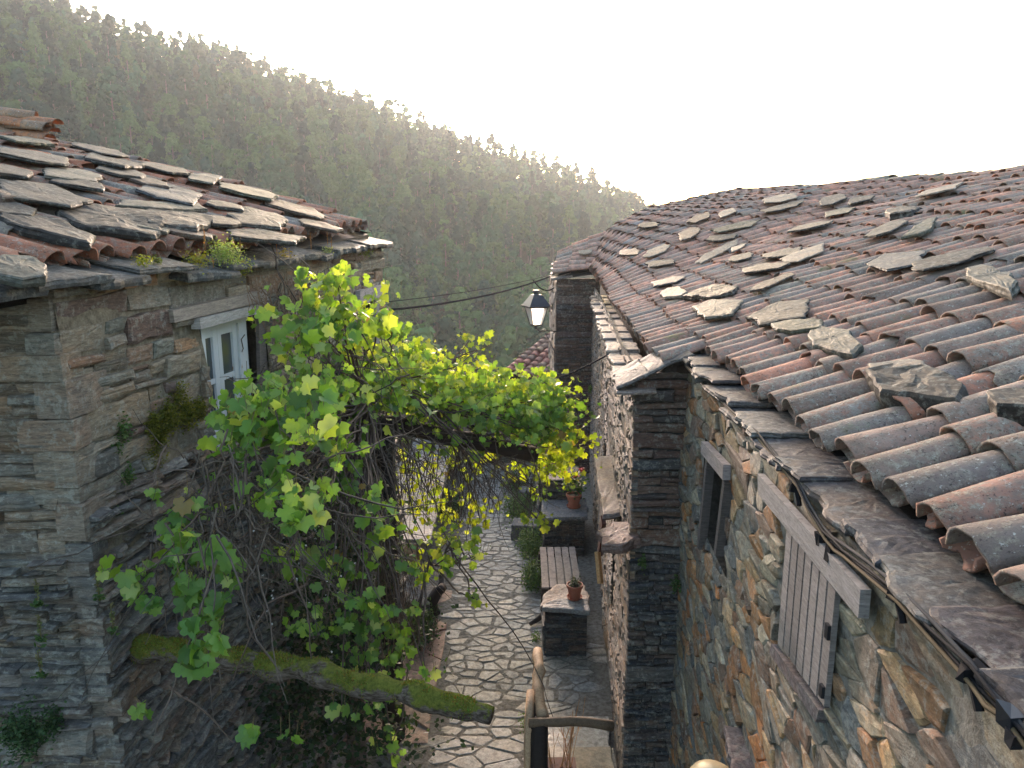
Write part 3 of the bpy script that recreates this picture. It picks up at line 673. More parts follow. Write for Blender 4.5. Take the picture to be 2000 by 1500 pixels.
# slate slabs along the eaves
Rg = random.Random(14)
def eave_slabs(roof, pts_out, inner, z_drop, n0, step, par, cols, thick=.035):
    m_ = MB(); a = pts_out[0][1]; k = 0
    while a < pts_out[-1][1] - .05:
        b = min(a + Rg.uniform(*step), pts_out[-1][1]); zz = Rg.uniform(-.02, .02) + (k % 2) * .024; poly = []
        for (yy, f) in ((a - .03, 0), (b + .03, 0), (b + .03, 1), (a - .03, 1)):
            xo = np.interp(yy, [p[1] for p in pts_out], [p[0] for p in pts_out]); zo = np.interp(yy, [p[1] for p in pts_out], [p[2] for p in pts_out])
            if f == 0: poly.append((xo + Rg.uniform(-.03, .04), yy, zo + zz))
            else: poly.append((xo + inner, yy, zo + zz + (0. if roof is RR else abs(inner) * .2)))
        slab(m_, poly, (0, 0, 1), thick * Rg.uniform(.7, 1.2), cols[k % len(cols)], .08, k, .3); a = b; k += 1
    m_.build('eave_slabs', MT['slate'], par)
GS = [(.085, .082, .09), (.12, .11, .11), (.07, .07, .078), (.10, .09, .095), (.13, .125, .12)]
eave_slabs(RR, [(1.08, .8, CZ - 1.05), (1.135, 1.5, CZ - 1.05), (1.17, 2.14, CZ - 1.05), (1.20, 2.86, CZ - 1.05), (1.25, 3.8, CZ - 1.05), (1.34, 5.2, CZ - 1.04), (1.44, 6.4, CZ - 1.03)], .46, 0, 0, (.2, .5), ro, GS)
eave_slabs(RR, [P(1206, 756, 6.28), P(1170, 637, 10.2), P(1152, 580, 15.4)], .34, 0, 0, (.3, .5), ro, [(.33, .27, .24), (.28, .24, .22), (.38, .32, .27)], .04)
m_ = MB(); q = [P(1204, 757, 6.24), P(1350, 690, 6.24)]; [slab(m_, [q[0] + (q[1] - q[0]) * a_ + np.array([0, e_, 0]), q[0] + (q[1] - q[0]) * b_ + np.array([0, -e_, .01]), q[0] + (q[1] - q[0]) * b_ + np.array([0, .5, .04]), q[0] + (q[1] - q[0]) * a_ + np.array([0, .55, .03])], (-.4, 0, 1), .03, (.13, .12, .115), seed=int(a_ * 9), lump=.4) for a_, b_, e_ in ((0, .42, .02), (.36, .72, -.02), (.68, 1., .03))]; m_.build('eave_slabs', MT['slate'], ro)
m_ = MB()
for i in range(4):
    a = P(1078, 543 - i * 9, 16.35 + i * .45); slab(m_, [a, a + np.array([.42, 0, .12]), a + np.array([.42, .5, .12]), a + np.array([0, .5, 0])], (0, 0, 1), .04, (.36, .30, .26), seed=i)
slab(m_, [P(1078, 545, 16.28), P(1158, 530, 16.28), P(1160, 524, 16.6), P(1080, 538, 16.6)], (0, 0, 1), .04, (.2, .17, .16), seed=9); m_.build('eave_slabs', MT['slate'], ro)
# shutter
def qlerp(q, u, v): a = q[0] + (q[1] - q[0]) * u; b = q[3] + (q[2] - q[3]) * u; return a + (b - a) * v
out = np.array([-1, .07, 0])
sq = [nw(1545, 1030, -.03), nw(1645, 1155, -.03), nw(1622, 1385, -.03), nw(1527, 1255, -.03)]
m_ = MB(); N = 7
for i in range(N):
    u0, u1 = i / N + .013, (i + 1) / N - .013; c = [qlerp(sq, u0, Rg.uniform(0, .012)), qlerp(sq, u1, Rg.uniform(0, .012)), qlerp(sq, u1, 1 - Rg.uniform(0, .02)), qlerp(sq, u0, 1 - Rg.uniform(0, .02))]
    b = Rg.uniform(.65, 1.05); hexa(m_, [p for p in c] + [p + out * .022 for p in c], (b, b * .97, b * .95))
shut = m_.build('shutter', MT['wood_grey'], H)
m_ = MB(); plank(m_, qlerp(sq, .96, .30) + out * .03, qlerp(sq, .96, .42) + out * .03, .03, .012, np.array([0, 1, 0]), (.3, .3, .3)); m_.build('hinge', MT['metal_black'], shut); m_ = MB(); plank(m_, qlerp(sq, .96, .82) + out * .03, qlerp(sq, .96, .92) + out * .03, .03, .012, np.array([0, 1, 0]), (.3, .3, .3)); m_.build('hinge', MT['metal_black'], shut)
m_ = MB(); q = [nw(1493, 925, -.05), nw(1702, 1152, -.05), nw(1697, 1208, -.05), nw(1495, 966, -.05)]; hexa(m_, q + [p + out * .035 for p in q]); m_.build('lintel', MT['wood_grey'], H)
m_ = MB(); q = [nw(1527, 1258, -.0), nw(1624, 1388, -.0), nw(1618, 1412, -.0), nw(1522, 1276, -.0)]; hexa(m_, q + [p + out * .05 for p in q], (.19, .17, .18)); m_.build('sill', MT['slate'], H)
# small dark window
m_ = MB(); q = [nw(1383, 862, -.02), nw(1428, 908, -.02), nw(1427, 938, -.02), nw(1382, 885, -.02)]; hexa(m_, q + [p + out * .05 for p in q], (1.2, 1.1, 1.1)); wn = m_.build('window', MT['wood_grey'], H)
for (a, b) in (((1387, 900), (1370, 1070)), ((1422, 940), (1404, 1082))): m_ = MB(); plank(m_, nw(*a, -.02), nw(*b, -.02), .05, .06, np.array([0, 1., 0]), (.45, .42, .42)); m_.build('frame', MT['wood_grey'], wn)
# ------------------------------------------------------------------ left house
HL = empty('stone_cottage', (-5, 7, 0), 'old brown schist cottage with mossy slate covered roof on the left', 'house')
def lw(px, py, off=0): return onplane(px, py, LEFTW[0], LEFTW[1], off)
ml = wallmap(*LEFTW, 1, .035, .05, 12, CZ - .5)
wt = [lw(392, 640), lw(508, 596)]; wy0, wy1 = wt[0][1], wt[1][1]; wz1 = (wt[0][2] + wt[1][2]) / 2; wz0 = lw(408, 885)[2]
w2a, w2b = lw(697, 590), lw(735, 580)
holes = [(wy0, wz0, wy1, wz1), (w2a[1], w2a[2] - .9, w2b[1], w2a[2])]
LCOL = (.27, .23, .17)
mb = MB(); bed(mb, ml, 4.0, 0, 9.92, 5.16, LCOL, holes, .12, .04, .16); mb.build('mortar', MT['mortar'], HL, smooth=True)
mb = MB()
courses(mb, ml, 4.0, 3.9, 9.92, 5.14, .035, .19, (1.2, 2.6), .008, .035, BROWN, holes, seed=71, big=.6)
courses(mb, ml, 4.0, 0, 9.92, 3.9, .02, .085, (2.5, 7), .004, .07, [(.13, .125, .115), (.16, .15, .13), (.10, .10, .10), (.18, .15, .12), (.14, .11, .09), (.15, .145, .14)], holes, seed=72, big=.12, tilt=.03)
quoins(mb, LEFTW[0] + 4 * LEFTW[1] + .01, 3.99, -1, 1, 0, 3.7, [(.13, .125, .115), (.15, .13, .11), (.11, .11, .105)], 401, (.03, .12), .035, CZ - .5)
quoins(mb, LEFTW[0] + 4 * LEFTW[1] + .01, 3.99, -1, 1, 3.7, 5.1, [(.16, .15, .125), (.17, .14, .11), (.15, .145, .125), (.19, .165, .13)], 402, (.09, .24), .035, CZ - .5)
mb.build('wall', MT['wall_brown'], HL)
ms = lambda u, v, d: (u, 4.0 - d - .03 * mn.noise(Vector((u * .8, v * .8, 7))) - .03 * max(0, CZ - .5 - v) * .5, v)
xc = LEFTW[0] + LEFTW[1] * 4.0
def mss(u, v, d): return ms(u + .035 * max(0, CZ - .5 - v) * (1 if u > xc - .3 else 0), v, d)
mb = MB(); bed(mb, mss, -4.2, 0, xc - .0, 5.14, (.10, .09, .075), (), .2, .03)
courses(mb, mss, -4.2, 3.6, xc - .08, 5.12, .035, .19, (1.2, 2.6), .008, .04, [(.13, .12, .10), (.16, .14, .11), (.11, .11, .10), (.18, .14, .10)], seed=73, big=.3)
courses(mb, mss, -4.2, 0, xc - .08, 3.6, .02, .08, (2.5, 7), .004, .07, [(.12, .12, .11), (.14, .13, .12), (.10, .10, .10), (.15, .13, .10)], seed=74, tilt=.03)
mb.build('side_wall', MT['wall_brown'], HL)
fe = facemap(9.9, 1, .02, 4); mb = MB(); bed(mb, fe, -4.2, 0, LEFTW[0] + 9.92 * LEFTW[1], 5.2, (.1, .09, .08)); stones(mb, fe, -4.2, 0, LEFTW[0] + 9.92 * LEFTW[1], 5.2, .3, 2, .01, .04, BROWN, seed=75); mb.build('end_wall', MT['wall_brown'], HL)
mb = MB(); hexa(mb, [(-9.4, 4.02, 0), (-3.0, 4.02, 0), (-2.2, 9.85, 0), (-9.4, 9.85, 0), (-9.4, 4.02, 4.9), (-3.0, 4.02, 4.9), (-2.2, 9.85, 4.9), (-9.4, 9.85, 4.9)], (.15, .13, .11)); mb.build('inner_walls', MT['mortar'], HL)
mb = MB(); deck(mb, RL, 3.1, 9.72, lambda a: .03, (.05, .04, .03), 16)
V = [RL.at(3.1, 1.), RL.at(9.72, 1.), np.array([-9.6, 9.72, 4.9]), np.array([-9.6, 3.1, 4.9])]; mb.add([p + np.array([0, 0, .03]) for p in V], [(0, 1, 2, 3)], (.2, .1, .08))
mb.add([RL.at(9.68, 1.) , RL.at(9.68, 0.02), np.array([-9.6, 9.68, 4.85])], [(0, 1, 2)], (.2, .15, .1))
rl = mb.build('roof', MT['wood_dark'], HL)
mb = MB(); tiling(mb, RL, 3.2, 9.7, lambda a: .035, .985, .245, .46, col_left, 81, R0=.116, lift=.01); mb.build('tiles', MT['tile'], rl, smooth=True)
def lo(Y): return (-2.80 + .13 * Y, Y, CZ + np.interp(Y, [3.3, 4, 5.8, 7.5, 9.95], [-.30, -.27, -.275, -.24, -.15]))
LS = [(.08, .088, .092), (.11, .11, .105), (.07, .077, .08), (.10, .098, .09)]
eave_slabs(RL, [lo(3.2), lo(4.3), lo(5.8), lo(7.2), lo(9.0), P(772, 472, 10.1)], -.35, 0, 0, (.35, .8), rl, LS, .05)
# window
WB = norm((LEFTW[1], 1, 0)); WN = np.array([1, -LEFTW[1], 0]); L_ = (wy1 - wy0)
def wp(u, v, d): return np.array([LEFTW[0] + LEFTW[1] * (wy0 + u * L_), wy0 + u * L_, wz0 + (wz1 - wz0) * v]) + WN * d
def wboard(m_, u0, v0, u1, v1, d0, d1, col=(1, 1, 1)): hexa(m_, [wp(u0, v0, d0), wp(u1, v0, d0), wp(u1, v1, d0), wp(u0, v1, d0), wp(u0, v0, d1), wp(u1, v0, d1), wp(u1, v1, d1), wp(u0, v1, d1)], col)
m_ = MB(); wboard(m_, 0, 0, .05, 1, -.1, .0); wboard(m_, .05, .93, .78, 1, -.1, -.01); wboard(m_, .64, 0, .78, .93, -.1, -.03, (1.1, 1.1, 1.1)); wboard(m_, .05, 0, .64, .05, -.1, .0)
wn = m_.build('window', MT['peel'], HL)
for (a, b) in ((.055, .315), (.32, .635)):
    m_ = MB(); wboard(m_, a, .05, a + .055, .925, -.085, -.045); wboard(m_, b - .07, .05, b, .925, -.085, -.045); wboard(m_, a + .055, .86, b - .07, .925, -.085, -.047); wboard(m_, a + .055, .05, b - .07, .12, -.085, -.047); wboard(m_, a + .055, .49, b - .07, .53, -.08, -.05)
    m_.build('casement', MT['peel'], wn)
    m_ = MB(); wboard(m_, a + .055, .12, b - .07, .86, -.072, -.066); m_.build('pane', MT['glass'], wn)
m_ = MB(); q = [lw(498, 598, .0), lw(516, 594, .0), lw(522, 800, .0), lw(504, 805, .0)]; hexa(m_, q + [p + WN * .03 for p in q], (.55, .5, .48)); m_.build('post', MT['wood_grey'], HL)
m_ = MB(); q = [lw(372, 622, .02), lw(512, 590, .02), lw(512, 606, .02), lw(374, 643, .02)]; hexa(m_, q[::-1] + [p + WN * .07 for p in q[::-1]], (1.5, 1.5, 1.45)); m_.build('window_head', MT['wood_grey'], HL)
m_ = MB(); q = [lw(318, 606, .0), lw(505, 566, .0), lw(510, 586, .0), lw(322, 630, .0)]; hexa(m_, q[::-1] + [p + WN * .07 for p in q[::-1]], (1.15, 1.02, .88)); m_.build('lintel', MT['wood_grey'], HL)
m_ = MB()
q = [lw(694, 568, .02), lw(738, 556, .02), lw(738, 580, .02), lw(694, 596, .02)]; hexa(m_, q[::-1] + [p + WN * .06 for p in q[::-1]], (1.4, 1.3, 1.25)); m_.build('lintel', MT['wood_grey'], HL)
m_ = MB(); q = [lw(697, 596, .01), lw(703, 594, .01), lw(703, 690, .01), lw(697, 694, .01)]; hexa(m_, q[::-1] + [p + WN * .04 for p in q[::-1]], (1, 1, 1)); m_.build('frame', MT['wood_grey'], HL)
m_ = MB(); q = [lw(729, 588, .01), lw(735, 586, .01), lw(735, 680, .01), lw(729, 684, .01)]; hexa(m_, q[::-1] + [p + WN * .04 for p in q[::-1]], (1, 1, 1)); m_.build('frame', MT['wood_grey'], HL)

# ------------------------------------------------------------------ loose slates lying on the roofs
def roof_slab(roof, spec, rng, group, lift, pal, side):
    cx, cy, L, W, ang, look, where = spec[:7]; tk = spec[7] if len(spec) > 7 else (.024 if side == 'right' else .032)
    a, t = find_on(roof, cx, cy, rng[0], rng[1], lift); p, ax, n = roof.frame(a, t); up = norm(n * .8 + np.array([0, 0, .2])); pc = p + np.array([0, 0, lift])
    def on(px, py):
        d = ray(px, py); c0 = np.array([0, 0, CZ]); s = np.dot(pc - c0, up) / np.dot(d, up); q = c0 + d * s; r = q - pc; m = np.linalg.norm(r)
        return pc + r * min(1, .62 / (m + 1e-6)) if m > .62 else q
    R = random.Random(int(cx * 7 + cy)); k = R.choice([5, 6, 7]); poly = []; ca, sa = math.cos(rad(ang)), math.sin(rad(ang)); ph = R.uniform(0, .6)
    for i in range(k):
        th = ph + 2 * math.pi * i / k + R.uniform(-.2, .2); e = R.uniform(.85, 1.12); u = L / 2 * max(-1, min(1, 1.25 * math.cos(th))) * e; v = W * (.42 if side == 'right' else .5) * max(-1, min(1, 1.25 * math.sin(th))) * e
        poly.append(on(cx + u * ca - v * sa, cy - u * sa - v * ca))
    if np.dot(np.cross(poly[1] - poly[0], poly[2] - poly[1]), up) < 0: poly = poly[::-1]
    col = {'pale': (.27, .235, .19), 'dark': (.042, .041, .039), 'grey': (.06, .058, .053), 'green': (.075, .083, .06), 'brown': (.10, .075, .06), 'blue': (.07, .08, .09), 'lichen': (.095, .10, .085)}[look.split()[0]]  # the sunlit slates' pale tone has sunlight put into the colour
    m_ = MB(); slab(m_, poly, up, tk, col, .12, int(cx), .35)
    o = m_.build('loose_slate', MT['slate'], None, pc)
    look2 = look.replace('lichen', 'lichened').replace('blue', 'bluish').replace('green', 'greenish')
    tag(o, ('%s slate on the %s roof, %s' % (look2, side, where)), 'slate', group)
RS = [(1525, 386, 66, 15, 12, 'pale long', 'sunlit one just under the ridge hump'), (1532, 402, 85, 13, 15, 'dark long', 'below the sunlit one under the ridge'), (1627, 388, 55, 18, 15, 'grey tilted', 'against the ridge tiles at mid length'),
 (1834, 369, 95, 18, 17, 'pale narrow', 'highest one at the upper right'), (1762, 407, 75, 30, 3, 'dark thick lumpy', 'left of the big tilted greenish one', .09), (1805, 437, 130, 34, 40, 'green big elongated', 'tilted across the tiles at upper right', .05),
 (1729, 445, 90, 20, 25, 'grey pointed', 'left beside the big tilted greenish one'), (1857, 503, 165, 24, 13, 'dark very long', 'right of the smooth bluish one'), (1748, 507, 105, 38, 8, 'blue smooth square', 'flat at right centre', .02),
 (1938, 537, 115, 50, -25, 'lichen broad', 'near the right picture edge below the ridge', .05), (1363, 426, 45, 17, 20, 'brown small', 'at the far upper left of the roof'), (1347, 454, 42, 24, 20, 'brown small square', 'second below the far rake'),
 (1420, 414, 35, 12, 20, 'pale tiny', 'bright speck under the far ridge'), (1440, 440, 105, 15, 12, 'green long thin', 'left of centre near the far ridge'), (1408, 464, 52, 15, 5, 'dark small', 'just under the long thin greenish one'),
 (1280, 490, 60, 17, 20, 'pale bright', 'sunlit one nearest the far lower corner'), (1230, 491, 42, 13, 5, 'brown narrow', 'left of the bright sunlit one'), (1143, 492, 26, 12, 5, 'pale very small', 'on the farthest projecting corner roof'),
 (1401, 490, 88, 15, 28, 'pale slanting', 'bright one slanting up at left centre'), (1444, 480, 35, 13, 25, 'pale short', 'touching the bright slanting one'), (1568, 495, 80, 22, 18, 'pale flat', 'middle of the roof beside a dark one'),
 (1525, 493, 75, 15, 10, 'dark slim', 'left of the pale flat one in the middle'), (1492, 521, 112, 18, 5, 'dark long slim', 'lying across the very middle of the roof'), (1504, 550, 90, 15, 24, 'brown sloping', 'under the long slim dark one'),
 (1316, 568, 56, 27, 3, 'pale rounded', 'brightest one in the lower left', .04), (1392, 566, 112, 26, 9, 'dark heavy', 'right beside the brightest rounded one', .06), (1401, 598, 95, 38, 6, 'lichen wide', 'below the heavy dark one at lower left', .045),
 (1520, 606, 118, 46, 12, 'grey big flat', 'centre, above two lichened ones', .035), (1556, 633, 95, 28, 5, 'green flat', 'overlapping the big flat grey one', .035), (1630, 659, 110, 46, -12, 'lichen thick', 'crusted with white, lower centre', .055),
 (1748, 710, 110, 18, 5, 'pale flat hidden', 'half under the largest slab'), (1795, 738, 190, 66, -8, 'grey largest heavy', 'lowest big slab near the right', .10), (1990, 775, 130, 50, -6, 'dark jagged', 'cut by the right picture edge', .08),
 (1639, 412, 60, 13, 12, 'green small', 'below the tilted one at the ridge'), (1582, 440, 90, 13, 10, 'dark thin', 'between the ridge and the middle'), (1268, 438, 35, 13, 5, 'dark tiny', 'on the far rake edge'),
 (1449, 501, 50, 13, 15, 'grey small', 'right of the bright slanting one'), (1306, 547, 68, 15, 10, 'blue narrow', 'above the brightest rounded one'), (1290, 512, 60, 14, 8, 'grey narrow', 'under the bright sunlit one'), (1680, 388, 60, 12, 12, 'grey thin', 'upper right near the ridge tiles')]
for s in RS: roof_slab(RR if s[0] > 1150 else RB, s, (.3, 17.1) if s[0] > 1150 else (0, 1.5), 'loose slates on the right roof', .205, SLATE, 'right')
LSB = [(196, 291, 120, 11, -12, 'dark long thin', 'topmost on the far edge'), (222, 311, 118, 20, -12, 'dark long', 'second from the far edge', .05), (240, 334, 100, 14, -10, 'grey thin', 'third below the far edge'), (140, 337, 120, 22, -5, 'lichen flat', 'upper left under the tile stack'),
 (328, 328, 110, 13, -12, 'dark narrow', 'on the far edge at mid roof'), (400, 345, 62, 19, -5, 'lichen short', 'pale one at the middle of the far edge'), (488, 371, 112, 20, -12, 'green long', 'on the far edge right of middle'), (576, 405, 122, 16, -13, 'brown long', 'last one on the far edge'),
 (328, 372, 125, 40, -8, 'blue smooth broken', 'with a jagged left end in the middle'), (92, 375, 190, 34, -10, 'grey very long', 'left part of the roof'), (24, 377, 60, 24, 0, 'brown thick short', 'at the left picture edge', .07),
 (216, 421, 212, 40, -8, 'dark heavy thick', 'largest of the roof', .07), (352, 421, 140, 36, -6, 'grey thick', 'touching the largest one on its right', .06), (508, 423, 125, 32, -4, 'grey oval', 'right part of the roof', .05),
 (90, 436, 210, 32, -14, 'dark huge slanting', 'lowest at the left edge', .06), (368, 452, 100, 12, -10, 'brown slim', 'below the thick grey one'), (516, 456, 150, 20, -5, 'grey wide', 'near the eave at right', .04),
 (316, 399, 160, 16, -4, 'lichen long slim', 'under the smooth broken one'), (64, 301, 150, 20, -8, 'grey long', 'below the tile stack'), (60, 272, 150, 12, -6, 'green long thin', 'supporting the tile stack'),
 (40, 520, 110, 46, -4, 'lichen big crusty', 'at the lower left corner of the eave', .05), (440, 398, 70, 12, -10, 'grey small', 'between the middle and the far edge'), (290, 352, 80, 12, -10, 'brown thin', 'above the smooth broken one'), (440, 430, 60, 16, -6, 'dark broad', 'between the thick grey and the oval one'), (620, 436, 90, 12, -12, 'brown faint', 'below the last one on the far edge'), (20, 330, 90, 18, -8, 'dark flat', 'at the left picture edge under the pile'), (30, 405, 90, 18, -8, 'grey flat', 'left of the largest one'), (300, 440, 70, 14, -8, 'lichen low', 'under the largest one'), (150, 355, 110, 13, -9, 'dark slim', 'above the very long grey one')]
for s in LSB: roof_slab(RL, s, (3.2, 9.65), 'loose slates on the left roof', .205, SLATE, 'left')
# stacked spare tiles on the left ridge
Rg = random.Random(3); tp = RL.at(8.9, .99)
for i, (px, py, dx) in enumerate([(14, 262, .25), (20, 250, .2), (10, 240, .15), (30, 229, .3), (66, 268, -.2), (74, 258, -.22), (62, 250, -.25), (78, 243, -.2)]):
    p = P(px, py, 8.6 + .1 * (i % 2)); d = norm((1, dx, -.12 + Rg.uniform(-.05, .05))); m_ = MB(); one_tile(m_, p - d * .24, p + d * .2, np.array([.05, -.25, 1.]), .12, .10, (.40, .18, .09, .25) if i % 3 else (.33, .2, .12, .4), Rg, th=.016)
    tag(m_.build('spare_tile', MT['tile'], None, p, smooth=True), '%s orange clay tile, number %d from below in the %s pile on the ridge' % (['bent', 'thin', 'broad', 'curled'][i % 4], i % 4 + 1, 'left' if i < 4 else 'right'), 'roof tile', 'spare tiles stacked on the left ridge')

# ------------------------------------------------------------------ street lantern, brackets and cables
lp = P(1047, 636, 16.0); lb = P(1089, 648, 16.4)
LT = empty('street_lantern', lp, 'black four sided street lantern on a curved bracket at the far house corner', 'lamp')
s = 16.0 * 1.0 / F; m_ = MB()
def frus(m_, z0, r0, z1, r1, col=(1, 1, 1), c=lp, rot=.35):
    pts = []
    for z, r in ((z0, r0), (z1, r1)):
        for j in range(4): a = rot + math.pi / 4 + j * math.pi / 2; pts.append((c[0] + r * math.cos(a) * 1.414, c[1] + r * math.sin(a) * 1.414, c[2] + z))
    hexa(m_, pts, col)
frus(m_, .40, .25, .43, .25); frus(m_, .43, .235, .66, .09); lathe(m_, lp, [(.0, .66), (.06, .66), (.055, .70), (.085, .72), (.07, .75), (.0, .76)], 12); m_.build('hood', MT['metal_black'], LT)
m_ = MB(); frus(m_, .0, .10, .03, .105); frus(m_, .385, .19, .4, .20)
for j in range(4):
    a = .35 + math.pi / 4 + j * math.pi / 2; tube(m_, [lp + np.array([.10 * 1.414 * math.cos(a), .10 * 1.414 * math.sin(a), .02]), lp + np.array([.19 * 1.414 * math.cos(a), .19 * 1.414 * math.sin(a), .40])], .011, 4)
tube(m_, [lp + np.array([0, 0, .0]), lp + np.array([0, 0, -.06])], .03, 8); m_.build('frame', MT['metal_black'], LT)
gl = M('lantern_glass'); gl.b.inputs['Roughness'].default_value = .35; gl.b.inputs['Transmission Weight'].default_value = .55; gl.fin((.85, .80, .72), .35)
m_ = MB(); frus(m_, .032, .092, .384, .18); m_.build('glass', gl.m, LT)
m_ = MB(); tube(m_, [lp + np.array([0, 0, -.05]), lp + np.array([.08, .05, -.13]), lp + (lb - lp) * .5 + np.array([0, 0, -.04]), lb], .013, 6)
tube(m_, [lp + np.array([.05, 0, -.06]), lp + np.array([.16, .1, -.02]), lp + np.array([.2, .12, -.08]), lp + np.array([.14, .1, -.1])], .008, 5); tube(m_, [P(1065, 650, 16.2), P(1090, 700, 16.39)], .008, 5); m_.build('bracket', MT['metal_black'], LT)
def cable(a, b, r, sag, label, name='overhead_cable', mat='cable', n=14, wob=0, group=None):
    m_ = MB(); tube(m_, curve(a, b, n, sag, wob), r, 5); tag(m_.build(name, MT[mat], None, a, smooth=True), label, 'cable', group)
cable(P(752, 606, 10.0), P(1074, 540, 16.4), .016, .10, 'thick twisted overhead cable running from the cottage to the far house corner')
cable(P(752, 590, 10.0), P(1072, 538, 16.5), .006, .05, 'thin upper wire above the thick overhead cable')
cable(P(1042, 548, 15.8), P(1082, 562, 16.38), .014, .12, 'short sagging cable loop under the far corner eave', n=8)
cable(P(960, 775, 7.9), onplane(1188, 692, *FARW, -.02), .011, .07, 'lower cable stretched from the vine to the right house wall')
m_ = MB(); p = onplane(1188, 692, *FARW, -.03); lathe(m_, p + np.array([0, 0, -.03]), [(0, 0), (.02, 0), (.03, .02), (.02, .05), (0, .06)], 8); tag(m_.build('cable_hook', MT['metal_black'], None, p), 'dark wall hook holding the lower cable', 'hook')
CB = [(1337, 711), (1406, 780), (1480, 849), (1555, 940), (1608, 1041), (1646, 1073), (1752, 1158), (1896, 1313), (1966, 1388), (2040, 1480)]
bundle = empty('cable_bundle', nw(1608, 1041, -.05), 'bundle of black cables clipped along the right wall under the eave', 'cable')
Rg = random.Random(77)
for k in range(6):
    pts = []
    for i, (px, py) in enumerate(CB):
        q = nw(px + (k - 2.5) * 1.5, py - (k - 2.5) * 1.2, -.055 - .012 * (k % 3)); q[2] += Rg.uniform(-.010, .010) - (.014 * (k - 2.5)); pts.append(q)
    fine = []
    for a, b in zip(pts[:-1], pts[1:]): fine += [a, (a + b) / 2 + np.array([Rg.uniform(-.006, .004), 0, Rg.uniform(-.012, .004)])]
    m_ = MB(); tube(m_, fine + [pts[-1]], .0062 if k % 2 else .005, 6); m_.build('wire', MT[['cable', 'cable_grey', 'cable', 'cable_grey', 'cable', 'cable_tan'][k]], bundle, smooth=True)
for (px, py) in ((1610, 1052), (1628, 1080), (1752, 1160), (1896, 1316), (1555, 950)):
    q = nw(px, py, -.06); m_ = MB(); box(m_, q[0], q[1], q[2], .05, .035, .05, jit=.008); tube(m_, [q, q + np.array([0, -.05, -.07])], .012, 5); m_.build('clip', MT['cable'], bundle)
q = nw(1975, 1400, -.07); m_ = MB(); box(m_, q[0], q[1], q[2], .03, .05, .04, jit=.006); box(m_, q[0] - .01, q[1] - .03, q[2] - .03, .03, .03, .03, jit=.006); m_.build('junction_box', MT['metal_black'], bundle)

# ------------------------------------------------------------------ canopies, planks, pots and bench along the right house
def wslab(pts, up, th, col, label, cat, name, mat='slate', org=None, seed=1):
    m_ = MB(); slab(m_, pts, up, th, col, .1, seed, .35); return tag(m_.build(name, MT[mat], None, org if org is not None else pts[0]), label, cat)
fw = lambda px, py, off=0: onplane(px, py, *FARW, off)
yA = fw(1192, 1003)[1]; yB = fw(1152, 930)[1]; 
a = fw(1190, 1003, -.14); m_ = MB(); slab(m_, [a + np.array([-.06, 0, 0]), a + np.array([.3, 0, .05]), a + np.array([.42, 1.9, .06]), a + np.array([.06, 2.0, 0])], (0, 0, 1), .07, (.24, .2, .19), .06, 4, .3); m_.build('door_canopy', MT['slate'], H)
a = P(1178, 1062, 6.25); m_ = MB(); slab(m_, [a, a + np.array([.16, -.08, .02]), a + np.array([.33, .05, .02]), a + np.array([.36, .5, .02]), a + np.array([.15, .55, .0]), a + np.array([-.02, .3, 0])], (0, 0, 1), .08, (.22, .15, .13), .06, 8, .3); m_.build('corner_canopy', MT['slate'], H)
m_ = MB(); q0 = P(1165, 1000, 8.0); q1 = P(1165, 1075, 8.0); plank(m_, fw(1179, 1015, -.06), fw(1172, 1078, -.06), .13, .06, np.array([0, 1., 0])); m_.build('door_post', MT['wood_red'], H)
for (a, b, w_, mt, c, lab) in (((1167, 1078), (1173, 1140), .09, 'wood_tan', (1.6, 1.3, .9), 'pale yellow board fixed upright on the far wall'), ((1153, 1100), (1160, 1160), .12, 'wood_grey', (1.1, 1, .95), 'grey weathered board leaning at the wall by the lower flower pot'), ((1156, 1165), (1158, 1215), .14, 'wood_dark', (1, 1, 1), 'dark brown board below the leaning grey board'),
      ((1153, 1228), (1156, 1330), .10, 'wood_tan', (1.1, .95, .8), 'brown post face low on the far wall'), ((1155, 1330), (1153, 1385), .10, 'wood_dark', (1, 1, 1), 'black charred post foot by the landing')):
    m_ = MB(); A_, B2 = fw(*a, -.14), fw(*b, -.10); plank(m_, A_, B2, w_, .05, np.array([.5, 1., 0]), c); tag(m_.build('wooden_board', MT[mt], None, B2), lab, 'board')
def dry_box(x0, x1, y0, y1, z1, name, label, cat, seed):
    e = empty(name, ((x0 + x1) / 2, (y0 + y1) / 2, 0), label, cat); m_ = MB()
    fm = lambda u, v, d: (u, y0 - d, v); lm = lambda u, v, d: (x0 - d, u, v)
    hexa(m_, [(x0, y0, -.02), (x1, y0, -.02), (x1, y1, -.02), (x0, y1, -.02), (x0, y0, z1 - .05), (x1, y0, z1 - .05), (x1, y1, z1 - .05), (x0, y1, z1 - .05)], (.03, .03, .03))
    courses(m_, fm, x0, 0, x1, z1 - .05, .02, .09, (1.5, 5), .003, .03, DARK, seed=seed); stones(m_, lm, y0, 0, y1, z1 - .05, .14, 3, .004, .03, DARK, dv=.35, drop=.1, seed=seed + 1, tilt=.01, bev=.25)
    m_.build('base', MT['wall_dark'], e); return e
e = dry_box(.43, .96, 8.9, 9.45, .62, 'stone_block', 'dark dry stone block with pale slate top carrying the lower flower pot', 'stone block', 91)
